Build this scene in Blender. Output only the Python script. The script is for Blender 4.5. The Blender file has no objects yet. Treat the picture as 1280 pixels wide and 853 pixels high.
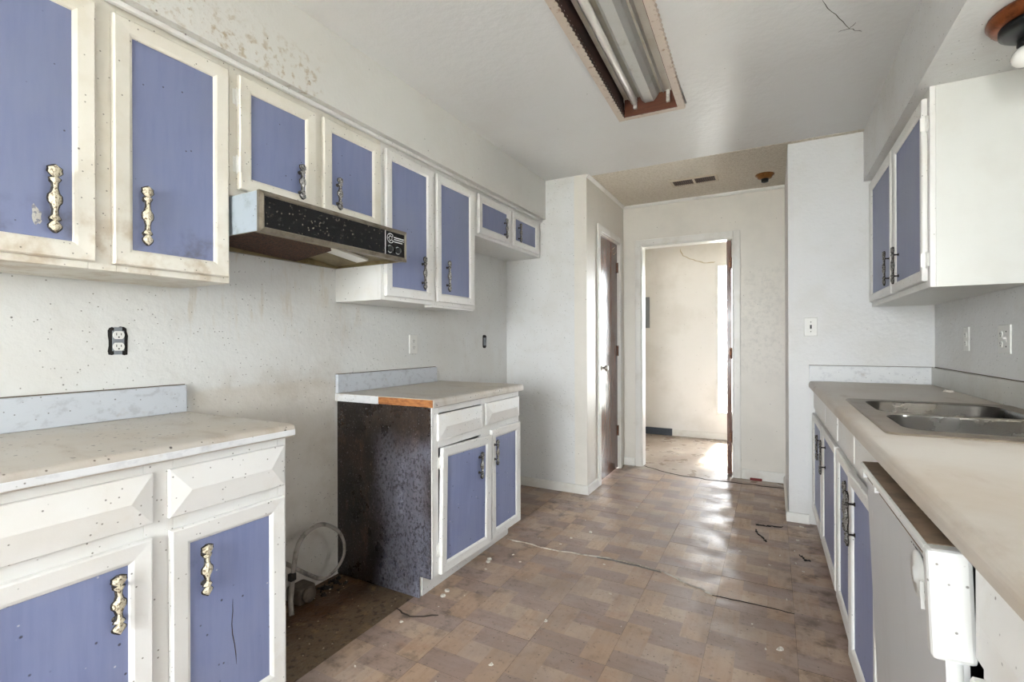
import bpy, bmesh, math, random
from mathutils import Vector, Matrix, Euler
random.seed(11)
R = math.radians
scene = bpy.context.scene
COL = scene.collection

# ------------------------------------------------------------------ camera
cam_d = bpy.data.cameras.new('camera')
cam_d.sensor_width = 36.0
cam_d.lens = 605.1 * 36.0 / 1280.0
cam_d.shift_y = 0.78 / 1280.0
cam_d.clip_start = 0.02
cam = bpy.data.objects.new('camera', cam_d)
COL.objects.link(cam)
YAW = 0.494905
cam.matrix_world = (Matrix.Translation((0, 0, 1.16686)) @ Matrix.Rotation(YAW, 4, 'Z')
                    @ Matrix.Rotation(math.pi / 2, 4, 'X') @ Matrix.Rotation(-0.00349, 4, 'Z'))
scene.camera = cam

# ------------------------------------------------------------------ sky, window portals, exposure
world = bpy.data.worlds.new('overcast_sky')
scene.world = world
world.use_nodes = True
bg = world.node_tree.nodes['Background']
bg.inputs[0].default_value = (0.955, 0.972, 1.0, 1)
bg.inputs[1].default_value = 8.5

def portal(name, loc, rot, sx, sy):
    l = bpy.data.lights.new(name, 'AREA')
    l.shape = 'RECTANGLE'; l.size = sx; l.size_y = sy
    l.cycles.is_portal = True
    o = bpy.data.objects.new(name, l)
    o.location = loc; o.rotation_euler = rot
    COL.objects.link(o)
    return o
# area light points along its local -Z
portal('portal_patio', (-0.50, -2.72, 1.35), (R(90), 0, 0), 1.6, 1.4)              # light towards +y
portal('portal_sink', (0.94, 1.40, 1.55), (R(90), 0, R(90)), 0.4, 0.4)  # serves the unseen window added on the sink wall
portal('portal_sidelight', (-0.375, 6.33, 1.19), (R(-90), 0, 0), 0.45, 1.80)       # towards -y

sun_d = bpy.data.lights.new('hazy_sun', 'SUN')
sun_d.energy = 12.0; sun_d.angle = R(6); sun_d.color = (1.0, 0.96, 0.9)
sun = bpy.data.objects.new('hazy_sun', sun_d); COL.objects.link(sun)
sun.rotation_euler = (R(-36), 0, 0)      # high sun in front of the entry side of the house
sun.location = (0, 12, 10)

vs = scene.view_settings
vs.view_transform = 'Standard'
vs.look = 'None'
vs.exposure = 2.24
vs.gamma = 1.0
vs.use_curve_mapping = False
scene.display_settings.display_device = 'sRGB'
scene.cycles.use_denoising = True
scene.cycles.sample_clamp_indirect = 8.0

# ------------------------------------------------------------------ materials
def lin(c):
    return tuple(((v / 255.0) / 12.92 if v / 255.0 <= 0.04045 else ((v / 255.0 + 0.055) / 1.055) ** 2.4) for v in c) + (1.0,)

class NT:
    def __init__(self, mat):
        self.t = mat.node_tree
        self.t.nodes.clear()
        self.pos = None
    def n(self, typ, **kw):
        nd = self.t.nodes.new(typ)
        for k, v in kw.items():
            setattr(nd, k, v)
        return nd
    def l(self, a, b):
        self.t.links.new(a, b)
    def position(self):
        if self.pos is None:
            self.pos = self.n('ShaderNodeNewGeometry').outputs['Position']
        return self.pos
    def mapped(self, scale):
        m = self.n('ShaderNodeMapping')
        m.inputs['Scale'].default_value = scale
        self.l(self.position(), m.inputs['Vector'])
        return m.outputs[0]
    def math(self, op, a, b=None, clamp=False):
        m = self.n('ShaderNodeMath', operation=op, use_clamp=clamp)
        for i, v in enumerate((a, b)):
            if v is None: continue
            if isinstance(v, (int, float)): m.inputs[i].default_value = v
            else: self.l(v, m.inputs[i])
        return m.outputs[0]
    def ramp(self, v, lo, hi, a=0.0, b=1.0):
        m = self.n('ShaderNodeMapRange', interpolation_type='SMOOTHSTEP')
        self.l(v, m.inputs[0])
        m.inputs[1].default_value = lo; m.inputs[2].default_value = hi
        m.inputs[3].default_value = a; m.inputs[4].default_value = b
        return m.outputs[0]

def noise(t, scale, detail=4, rough=0.6):
    sc = scale if isinstance(scale, tuple) else (scale,) * 3
    nd = t.n('ShaderNodeTexNoise')
    nd.inputs['Scale'].default_value = 1.0
    nd.inputs['Detail'].default_value = detail
    nd.inputs['Roughness'].default_value = rough
    t.l(t.mapped(sc), nd.inputs['Vector'])
    return nd.outputs['Fac']

def box_mask(t, b):
    # b = (x0,x1,y0,y1,z0,z1,soft) in world space, wobbled by noise; outlines stains and the painted panel sheen
    sep = t.n('ShaderNodeSeparateXYZ')
    wob = t.n('ShaderNodeTexNoise'); wob.inputs['Scale'].default_value = b[7] if len(b) > 7 else 9.0
    wob.inputs['Detail'].default_value = 5
    t.l(t.position(), wob.inputs['Vector'])
    w = t.math('MULTIPLY', t.math('SUBTRACT', wob.outputs['Fac'], 0.5), b[6] * 3)
    t.l(t.position(), sep.inputs[0])
    out = None
    for i in range(3):
        for j, sgn in ((0, 1), (1, -1)):
            lim = b[i * 2 + j]
            if lim is None: continue
            d = t.math('SUBTRACT', sep.outputs[i], lim)
            if sgn < 0: d = t.math('MULTIPLY', d, -1.0)
            d = t.math('ADD', d, w)
            m = t.ramp(d, -b[6], b[6])
            out = m if out is None else t.math('MULTIPLY', out, m)
    return out

def M(name, col, rough=0.5, metal=0.0, layers=(), bump=None, spec=0.5, rough_var=0.0, coat=0.0):
    """col sRGB 0-255. layers: dicts k='n' noise / 'v' specks, s scale, lo, hi, c colour, a amount, box mask, d detail"""
    m = bpy.data.materials.new(name)
    m.use_nodes = True
    t = NT(m)
    out = t.n('ShaderNodeOutputMaterial')
    p = t.n('ShaderNodeBsdfPrincipled')
    t.l(p.outputs[0], out.inputs[0])
    p.inputs['Roughness'].default_value = rough
    p.inputs['Metallic'].default_value = metal
    p.inputs['Specular IOR Level'].default_value = spec
    p.inputs['Coat Weight'].default_value = coat
    p.inputs['Base Color'].default_value = lin(col)
    cur = None
    for L in layers:
        sc = L.get('s', 5.0)
        if L['k'] == 'n':
            f = t.ramp(noise(t, sc, L.get('d', 4), L.get('r', 0.6)), L.get('lo', 0.45), L.get('hi', 0.65))
        elif L['k'] == 'o':
            oi = t.n('ShaderNodeObjectInfo')
            f = t.ramp(oi.outputs['Random'], L.get('lo', 0.0), L.get('hi', 1.0))
        elif L['k'] == 'f':
            f = None
        else:
            v = t.n('ShaderNodeTexVoronoi')
            v.inputs['Scale'].default_value = 1.0
            scv = sc if isinstance(sc, tuple) else (sc,) * 3
            t.l(t.mapped(scv), v.inputs['Vector'])
            spot = t.ramp(v.outputs['Distance'], L.get('lo', 0.08), L.get('hi', 0.16), 1.0, 0.0)
            sep = t.n('ShaderNodeSeparateColor')
            t.l(v.outputs['Color'], sep.inputs[0])
            mixv = t.math('ADD', t.math('MULTIPLY', sep.outputs[0], 37.3), t.math('ADD', t.math('MULTIPLY', sep.outputs[1], 53.1), t.math('MULTIPLY', sep.outputs[2], 71.7)))
            gate = t.math('GREATER_THAN', t.math('FRACT', mixv), 1.0 - L.get('p', 0.3))
            f = t.math('MULTIPLY', spot, gate)
        amt = L.get('a', 1.0)
        if f is None:
            f = box_mask(t, L['box'])
            f = t.math('MULTIPLY', f, amt)
        else:
            f = t.math('MULTIPLY', f, amt)
            if 'box' in L:
                f = t.math('MULTIPLY', f, box_mask(t, L['box']))
        mix = t.n('ShaderNodeMix', data_type='RGBA')
        t.l(f, mix.inputs[0])
        if cur is None: mix.inputs[6].default_value = lin(col)
        else: t.l(cur, mix.inputs[6])
        mix.inputs[7].default_value = lin(L['c'])
        cur = mix.outputs[2]
    if cur is not None:
        t.l(cur, p.inputs['Base Color'])
    if rough_var:
        rv = t.ramp(noise(t, 6.0, 5), 0.35, 0.65, max(rough - rough_var, 0.03), rough + rough_var)
        t.l(rv, p.inputs['Roughness'])
    if bump:
        b = t.n('ShaderNodeBump')
        b.inputs['Strength'].default_value = bump[1]
        b.inputs['Distance'].default_value = bump[2] if len(bump) > 2 else 0.004
        t.l(noise(t, bump[0], bump[3] if len(bump) > 3 else 3), b.inputs['Height'])
        t.l(b.outputs[0], p.inputs['Normal'])
    return m

SPECK = dict(k='v', s=34.0, lo=0.05, hi=0.13, p=0.10, c=(60, 52, 42), a=0.8)
SPECK2 = dict(k='v', s=85.0, lo=0.10, hi=0.24, p=0.16, c=(75, 66, 54), a=0.75)
SPECK3 = dict(k='v', s=34.0, lo=0.04, hi=0.10, p=0.03, c=(90, 80, 68), a=0.7)
MOTTLE = dict(k='n', s=2.2, lo=0.42, hi=0.68, c=(204, 200, 192), a=0.4)
GRIME = dict(k='n', s=7.0, lo=0.52, hi=0.8, c=(186, 178, 162), a=0.25, d=8)

m_wall = M('wall_paint_dirty', (221, 221, 220), 0.45, layers=[MOTTLE, GRIME, SPECK, SPECK2], bump=(46.0, 0.6, 0.004))
m_wall_left = M('wall_paint_greasy', (217, 217, 214), 0.45, layers=[MOTTLE, GRIME,
    dict(k='f', box=(None, None, 1.03, 1.73, 0.0, 0.985, 0.02, 6.0), c=(198, 189, 175), a=0.6),
    dict(k='n', s=5.0, lo=0.4, hi=0.7, c=(160, 146, 124), a=0.35, d=8, box=(None, None, 1.0, 1.75, 0.0, 1.05, 0.05)),
    dict(k='n', s=(30.0, 30.0, 5.0), lo=0.5, hi=0.75, c=(186, 168, 136), a=0.45, box=(None, None, 0.9, 1.85, 1.22, 1.62, 0.09)),
    SPECK, SPECK2], bump=(40.0, 0.6, 0.004))
m_soffit = M('soffit_paint_greasy', (214, 213, 208), 0.45, layers=[MOTTLE,
    dict(k='n', s=34.0, lo=0.5, hi=0.66, c=(166, 146, 112), a=0.75, d=8, box=(None, None, -2.0, 1.35, 2.12, 2.24, 0.07)),
    dict(k='n', s=60.0, lo=0.58, hi=0.72, c=(150, 128, 92), a=0.6, d=8, box=(None, None, -2.0, 1.0, 2.12, 2.34, 0.08)),
    SPECK], bump=(34.0, 0.5, 0.004))
m_wall_hall = M('wall_paint_hall', (226, 221, 212), 0.42, layers=[MOTTLE,
    dict(k='n', s=40.0, lo=0.42, hi=0.72, c=(168, 165, 158), a=0.35, d=8, box=(-0.25, 0.1, 4.4, 4.7, 0.9, 1.75, 0.14)), SPECK], bump=(40.0, 0.3, 0.003))
m_wall_far = M('wall_paint_entry', (233, 231, 228), 0.5, layers=[MOTTLE, SPECK], bump=(40.0, 0.25, 0.003))
m_ceil = M('ceiling_paint_semigloss', (222, 222, 221), 0.36, layers=[dict(k='n', s=1.3, lo=0.4, hi=0.7, c=(213, 211, 208), a=0.6),
    dict(k='v', s=18.0, lo=0.03, hi=0.08, p=0.12, c=(120, 110, 96), a=0.6)], bump=((30.0, 30.0, 30.0), 0.7, 0.004))
m_popcorn = M('ceiling_popcorn', (222, 214, 200), 0.6, layers=[dict(k='n', s=60.0, lo=0.4, hi=0.7, c=(190, 178, 158), a=0.6)], bump=(110.0, 1.0, 0.008, 4))
m_white = M('cabinet_paint_white', (228, 227, 224), 0.36, layers=[dict(k='n', s=3.0, lo=0.45, hi=0.7, c=(218, 213, 203), a=0.45),
    dict(k='n', s=(11.0, 11.0, 11.0), lo=0.55, hi=0.82, c=(190, 174, 146), a=0.28, d=8), SPECK, SPECK2], bump=(90.0, 0.12, 0.002))
m_white_clean = M('cabinet_paint_plain', (220, 220, 215), 0.36, layers=[dict(k='n', s=3.0, lo=0.45, hi=0.7, c=(210, 207, 199), a=0.45), SPECK3], bump=(90.0, 0.12, 0.002))
m_wall_clean = M('wall_paint_plain', (220, 220, 220), 0.45, layers=[MOTTLE, SPECK3, dict(k='n', s=30.0, lo=0.6, hi=0.8, c=(190, 188, 184), a=0.35, d=8)], bump=(46.0, 0.6, 0.004))
m_white_grease = M('cabinet_paint_yellowed', (225, 221, 210), 0.36, layers=[dict(k='n', s=3.0, lo=0.4, hi=0.7, c=(214, 206, 190), a=0.5),
    dict(k='n', s=(13.0, 13.0, 13.0), lo=0.42, hi=0.7, c=(166, 138, 96), a=0.6, d=8, box=(None, None, None, 1.0, 1.3, 1.55, 0.1)),
    dict(k='n', s=9.0, lo=0.45, hi=0.75, c=(196, 182, 152), a=0.28, d=8), SPECK, SPECK2], bump=(90.0, 0.12, 0.002))
m_blue = M('panel_paint_blue', (130, 139, 176), 0.42, layers=[dict(k='n', s=(60.0, 60.0, 5.0), lo=0.38, hi=0.7, c=(120, 129, 168), a=0.6),
    dict(k='n', s=2.6, lo=0.4, hi=0.7, c=(140, 147, 176), a=0.55),
    dict(k='n', s=(9.0, 9.0, 7.0), lo=0.66, hi=0.8, c=(78, 82, 100), a=0.55, d=8),
    dict(k='v', s=34.0, lo=0.06, hi=0.15, p=0.3, c=(48, 44, 46), a=0.85),
    dict(k='v', s=40.0, lo=0.05, hi=0.14, p=0.12, c=(205, 205, 210), a=0.8)], bump=((70.0, 70.0, 6.0), 0.15, 0.002))
m_blue_up = M('panel_paint_blue_upper', (124, 132, 166), 0.42, layers=[dict(k='n', s=(40.0, 40.0, 5.0), lo=0.38, hi=0.7, c=(114, 122, 160), a=0.5),
    dict(k='n', s=2.4, lo=0.4, hi=0.7, c=(130, 137, 162), a=0.6),
    dict(k='n', s=11.0, lo=0.44, hi=0.7, c=(84, 80, 82), a=0.75, d=8, box=(None, None, None, 1.0, 1.38, 1.50, 0.05)),
    dict(k='v', s=40.0, lo=0.05, hi=0.14, p=0.16, c=(52, 48, 50), a=0.85)], bump=((70.0, 70.0, 6.0), 0.1, 0.002))
m_lam = M('laminate_offwhite', (192, 186, 177), 0.4, layers=[dict(k='n', s=2.4, lo=0.4, hi=0.68, c=(186, 174, 158), a=0.8, d=7),
    dict(k='n', s=(5.0, 14.0, 5.0), lo=0.5, hi=0.76, c=(158, 140, 120), a=0.6, d=9),
    dict(k='v', s=(32.0, 32.0, 32.0), lo=0.08, hi=0.17, p=0.5, c=(40, 32, 26), a=0.9),
    dict(k='v', s=80.0, lo=0.1, hi=0.26, p=0.25, c=(70, 58, 46), a=0.8)], bump=(60.0, 0.06, 0.002))
m_lam_edge = M('laminate_marbled', (220, 221, 222), 0.4, layers=[dict(k='n', s=(28.0, 28.0, 40.0), lo=0.5, hi=0.66, c=(192, 193, 197), a=0.5, d=8),
    dict(k='n', s=9.0, lo=0.56, hi=0.75, c=(150, 124, 88), a=0.5, d=8), SPECK2])
m_splash = M('laminate_backsplash_grey', (194, 198, 204), 0.4, layers=[dict(k='n', s=(28.0, 28.0, 40.0), lo=0.5, hi=0.66, c=(166, 168, 174), a=0.6, d=8),
    dict(k='n', s=9.0, lo=0.58, hi=0.75, c=(140, 112, 76), a=0.55, d=8), SPECK, SPECK2])
m_splash_r = M('laminate_backsplash_pale', (200, 199, 193), 0.4, layers=[dict(k='n', s=5.0, lo=0.45, hi=0.7, c=(180, 176, 166), a=0.5, d=8), SPECK2])
m_caulk = M('caulk_brown', (96, 82, 64), 0.8)
m_lam_right = M('laminate_sink_run', (192, 184, 174), 0.42, layers=[dict(k='n', s=2.0, lo=0.4, hi=0.68, c=(176, 160, 142), a=0.75, d=7),
    dict(k='n', s=(12.0, 4.0, 5.0), lo=0.55, hi=0.78, c=(142, 112, 88), a=0.5, d=9),
    dict(k='v', s=6.0, lo=0.02, hi=0.035, p=0.5, c=(40, 32, 26), a=0.9)], bump=(60.0, 0.06, 0.002))
m_darkside = M('range_side_burnt_sheen', (58, 46, 39), 0.34, layers=[
    dict(k='n', s=(5.0, 5.0, 2.0), lo=0.36, hi=0.64, c=(24, 19, 17), a=0.9, d=8),
    dict(k='n', s=(13.0, 13.0, 5.0), lo=0.5, hi=0.72, c=(104, 82, 64), a=0.5, d=9),
    dict(k='f', box=(-1.66, -1.352, None, None, -0.1, 0.70, 0.07, 4.0), c=(128, 129, 144), a=0.6),  # lighter blue-grey area: a highlight painted into the panel colour
    dict(k='n', s=(6.0, 6.0, 3.0), lo=0.5, hi=0.7, c=(158, 160, 176), a=0.6, d=8, box=(-1.58, -1.352, None, None, -0.1, 0.62, 0.07, 4.0)),  # mottled second pass of that painted highlight
    dict(k='n', s=(100.0, 100.0, 70.0), lo=0.46, hi=0.64, c=(34, 29, 28), a=0.75, d=6),
    dict(k='n', s=(140.0, 140.0, 100.0), lo=0.6, hi=0.7, c=(150, 148, 152), a=0.5, d=4)], bump=(140.0, 0.6, 0.003), rough_var=0.1)
m_handle_pale = M('pull_pale_worn', (206, 196, 172), 0.4, 0.25, layers=[dict(k='n', s=170.0, lo=0.5, hi=0.62, c=(96, 78, 50), a=0.9, d=4)], bump=(260.0, 0.6, 0.003))
m_handle_dark = M('pull_black', (34, 30, 28), 0.4, 0.5, layers=[dict(k='n', s=200.0, lo=0.55, hi=0.66, c=(110, 100, 88), a=0.7)], bump=(260.0, 0.5, 0.003))
m_handle_silver = M('pull_silver_worn', (150, 148, 144), 0.3, 0.7, layers=[dict(k='n', s=190.0, lo=0.45, hi=0.6, c=(38, 34, 32), a=0.9, d=4)], bump=(260.0, 0.6, 0.003))
m_hinge = M('hinge_painted', (232, 231, 226), 0.35, 0.1, layers=[SPECK2])
m_trim = M('trim_paint_white', (228, 226, 221), 0.34, layers=[dict(k='n', s=5.0, lo=0.48, hi=0.72, c=(200, 192, 178), a=0.5, d=8), SPECK])
m_doorwood = M('door_stained_wood', (112, 70, 52), 0.2, layers=[dict(k='n', s=(70.0, 70.0, 3.0), lo=0.36, hi=0.68, c=(78, 44, 32), a=0.8, d=6),
    dict(k='n', s=(20.0, 20.0, 1.5), lo=0.5, hi=0.7, c=(138, 92, 68), a=0.5)], rough_var=0.06, bump=((90.0, 90.0, 4.0), 0.1, 0.002))
m_brass = M('brass_tarnished', (150, 104, 58), 0.32, 0.9, layers=[dict(k='n', s=60.0, lo=0.5, hi=0.7, c=(70, 44, 24), a=0.7)])
m_rust = M('hinge_rusty', (120, 76, 50), 0.5, 0.6, layers=[dict(k='n', s=120.0, lo=0.45, hi=0.6, c=(52, 34, 26), a=0.9)])
m_chrome = M('knob_chrome', (190, 188, 184), 0.15, 1.0)
m_steel = M('sink_steel', (92, 90, 87), 0.26, 1.0, layers=[dict(k='n', s=5.0, lo=0.4, hi=0.7, c=(92, 84, 74), a=0.6, d=8),
    dict(k='n', s=60.0, lo=0.6, hi=0.75, c=(70, 62, 54), a=0.6)], rough_var=0.1)
m_rim = M('sink_rim_dirty', (136, 124, 109), 0.4, 0.4, layers=[dict(k='n', s=8.0, lo=0.42, hi=0.7, c=(104, 90, 74), a=0.7, d=8)])
m_black = M('hood_black_glass', (14, 14, 16), 0.25, layers=[dict(k='n', s=(70.0, 40.0, 70.0), lo=0.6, hi=0.72, c=(120, 112, 100), a=0.5, d=9),
    dict(k='v', s=90.0, lo=0.1, hi=0.3, p=0.3, c=(140, 130, 114), a=0.7)])
m_hoodmetal = M('hood_trim_metal', (134, 126, 112), 0.4, 0.5, layers=[dict(k='n', s=20.0, lo=0.45, hi=0.7, c=(96, 82, 62), a=0.7, d=8)])
m_hoodside = M('hood_side_bluegrey', (166, 176, 184), 0.42, 0.1, layers=[dict(k='n', s=14.0, lo=0.5, hi=0.72, c=(126, 130, 130), a=0.6, d=8), SPECK2])
m_hoodin = M('hood_inside_greasy', (138, 124, 88), 0.4, 0.2, layers=[dict(k='n', s=9.0, lo=0.4, hi=0.66, c=(82, 62, 34), a=0.8, d=8)])
m_filter = M('hood_filter_grease', (92, 58, 34), 0.7, layers=[dict(k='n', s=120.0, lo=0.4, hi=0.6, c=(44, 28, 18), a=0.9, d=3)], bump=(160.0, 1.0, 0.006))
m_print = M('printed_silver', (205, 205, 205), 0.4)
m_plate = M('plastic_white', (226, 225, 220), 0.3)
m_slot = M('slot_dark', (28, 26, 25), 0.6)
m_darkhole = M('wall_hole_dark', (36, 32, 29), 0.9)
m_greymetal = M('panel_grey_metal', (128, 132, 136), 0.4, 0.2)
m_darkbase = M('base_dark_slate', (66, 74, 86), 0.5, layers=[SPECK2])
m_enamel = M('dishwasher_enamel', (208, 208, 205), 0.3, layers=[dict(k='n', s=5.0, lo=0.5, hi=0.75, c=(206, 202, 190), a=0.5, d=8), SPECK2])
m_dwpanel = M('dishwasher_front_grey', (196, 197, 198), 0.34, layers=[dict(k='n', s=(9.0, 9.0, 3.0), lo=0.5, hi=0.75, c=(176, 174, 170), a=0.5, d=8),
    dict(k='v', s=(30.0, 30.0, 6.0), lo=0.04, hi=0.09, p=0.1, c=(232, 230, 226), a=0.7)])
m_grimetop = M('grime_brown', (128, 108, 88), 0.6, layers=[dict(k='n', s=14.0, lo=0.42, hi=0.68, c=(92, 74, 58), a=0.8, d=8)])
m_woodedge = M('exposed_particle_edge', (176, 116, 66), 0.55, layers=[dict(k='n', s=(40.0, 40.0, 120.0), lo=0.4, hi=0.68, c=(124, 72, 36), a=0.8, d=8)])
m_fixwood = M('fixture_wood_dark', (62, 34, 22), 0.7, layers=[dict(k='n', s=(60.0, 4.0, 60.0), lo=0.4, hi=0.66, c=(30, 14, 10), a=0.8)])
m_fixwood2 = M('fixture_wood_red', (104, 58, 38), 0.5, layers=[dict(k='n', s=(4.0, 60.0, 60.0), lo=0.4, hi=0.66, c=(76, 40, 26), a=0.7)])
m_fixtrim = M('fixture_trim_paint', (206, 192, 178), 0.45, layers=[dict(k='n', s=40.0, lo=0.55, hi=0.72, c=(146, 110, 80), a=0.7)])
m_fixpan = M('fixture_pan_white', (212, 208, 196), 0.4, layers=[dict(k='n', s=6.0, lo=0.45, hi=0.7, c=(186, 176, 154), a=0.6, d=8)])
m_ballast = M('fixture_ballast_cover', (205, 206, 202), 0.3, 0.25, layers=[dict(k='n', s=14.0, lo=0.55, hi=0.75, c=(170, 166, 150), a=0.5)])
m_tube = M('tube_glass_white', (224, 220, 214), 0.2)
m_copper = M('copper_brown', (140, 78, 44), 0.3, 0.7, layers=[dict(k='n', s=30.0, lo=0.45, hi=0.7, c=(84, 42, 24), a=0.7)])
m_blackmetal = M('black_metal', (30, 32, 32), 0.35, 0.3)
m_bulb = M('bulb_frosted', (232, 230, 224), 0.15)
m_vent = M('vent_tan', (196, 184, 164), 0.5)
m_cable = M('cable_grey', (150, 142, 132), 0.5, layers=[dict(k='n', s=20.0, lo=0.45, hi=0.7, c=(72, 64, 58), a=0.8)])
m_plug = M('plug_brown', (92, 80, 68), 0.6, layers=[dict(k='n', s=30.0, lo=0.45, hi=0.7, c=(52, 42, 34), a=0.8)])
m_chip = M('paint_flake', (214, 208, 198), 0.7, layers=[dict(k='n', s=160.0, lo=0.45, hi=0.6, c=(170, 160, 146), a=0.7)])
m_chipspot = M('chipped_primer', (190, 186, 176), 0.6, layers=[dict(k='n', s=120.0, lo=0.5, hi=0.6, c=(110, 112, 130), a=0.8)])
m_crumb = M('plaster_crumb', (176, 164, 142), 0.8)
m_blackbit = M('debris_black', (30, 24, 20), 0.8)
m_red = M('scrap_red', (128, 40, 38), 0.5)
m_crack = M('crack_dark', (58, 48, 40), 0.9)
m_cracklight = M('crack_stain', (196, 184, 162), 0.8)
m_lipdark = M('vinyl_torn_lip_grey', (96, 92, 88), 0.8)  # dark grey stretch of the torn lip
m_lip = M('vinyl_torn_lip', (176, 166, 154), 0.6, layers=[dict(k='n', s=20.0, lo=0.4, hi=0.6, c=(130, 116, 104), a=0.8)])
m_subfloor = M('subfloor_filth', (82, 56, 32), 0.6, layers=[
    dict(k='n', s=4.0, lo=0.4, hi=0.66, c=(44, 32, 22), a=0.9, d=8),
    dict(k='f', box=(-1.66, -1.40, None, None, None, None, 0.07, 5.0), c=(128, 110, 88), a=0.6),
    dict(k='n', s=16.0, lo=0.52, hi=0.7, c=(140, 114, 80), a=0.65, d=9),
    dict(k='n', s=40.0, lo=0.52, hi=0.66, c=(34, 26, 20), a=0.7, d=5),
    dict(k='v', s=60.0, lo=0.1, hi=0.24, p=0.06, c=(176, 160, 128), a=0.6)], bump=(60.0, 0.8, 0.006), rough_var=0.15)
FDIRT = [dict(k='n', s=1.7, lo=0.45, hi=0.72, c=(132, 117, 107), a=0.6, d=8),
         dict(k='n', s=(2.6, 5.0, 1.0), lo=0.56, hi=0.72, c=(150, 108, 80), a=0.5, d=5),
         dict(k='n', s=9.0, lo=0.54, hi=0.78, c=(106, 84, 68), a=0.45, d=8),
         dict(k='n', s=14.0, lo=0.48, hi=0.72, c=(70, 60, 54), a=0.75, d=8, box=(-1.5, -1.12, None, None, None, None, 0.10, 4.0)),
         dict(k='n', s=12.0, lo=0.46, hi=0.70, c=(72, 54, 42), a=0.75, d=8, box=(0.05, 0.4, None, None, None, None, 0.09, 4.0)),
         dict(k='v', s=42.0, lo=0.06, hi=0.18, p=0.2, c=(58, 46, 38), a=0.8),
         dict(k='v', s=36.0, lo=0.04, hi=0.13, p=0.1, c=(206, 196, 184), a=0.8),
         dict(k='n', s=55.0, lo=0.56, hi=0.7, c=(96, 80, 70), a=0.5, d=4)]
def vinyl(name, c, c2, c3, gs):
    return M(name, c, 0.46, spec=0.85, layers=[dict(k='o', c=c2, a=0.7), dict(k='n', s=3.1, lo=0.42, hi=0.62, c=c3, a=0.75, d=3),
             dict(k='n', s=gs, lo=0.4, hi=0.72, c=c2, a=0.6, d=6)] + FDIRT,
             bump=(46.0, 0.3, 0.003, 6), rough_var=0.12)
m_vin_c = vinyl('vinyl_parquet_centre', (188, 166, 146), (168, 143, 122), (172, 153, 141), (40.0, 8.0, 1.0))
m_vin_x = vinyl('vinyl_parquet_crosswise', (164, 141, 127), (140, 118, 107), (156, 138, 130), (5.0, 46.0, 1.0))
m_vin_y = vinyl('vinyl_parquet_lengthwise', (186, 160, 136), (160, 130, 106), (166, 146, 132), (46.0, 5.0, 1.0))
m_floor_entry = M('vinyl_entry_pale', (168, 154, 140), 0.36, layers=[dict(k='n', s=2.0, lo=0.4, hi=0.7, c=(128, 104, 84), a=0.7, d=8),
    dict(k='n', s=18.0, lo=0.5, hi=0.72, c=(176, 168, 158), a=0.6, d=8)], bump=(40.0, 0.25, 0.003), rough_var=0.12)
m_gap = M('seam_dark', (84, 70, 60), 0.9)
m_ground = M('outdoor_concrete', (190, 188, 182), 0.9)
m_eave = M('porch_paint_lilac', (178, 172, 182), 0.8)

def glass_mat():
    m = bpy.data.materials.new('window_glass'); m.use_nodes = True
    t = NT(m)
    out = t.n('ShaderNodeOutputMaterial')
    mx = t.n('ShaderNodeMixShader'); mx.inputs[0].default_value = 0.05
    tr = t.n('ShaderNodeBsdfTransparent'); tr.inputs[0].default_value = (0.96, 0.98, 0.98, 1)
    gl = t.n('ShaderNodeBsdfGlossy'); gl.inputs['Roughness'].default_value = 0.02
    t.l(tr.outputs[0], mx.inputs[1]); t.l(gl.outputs[0], mx.inputs[2])
    t.l(mx.outputs[0], out.inputs[0])
    return m
m_glass = glass_mat()

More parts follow.
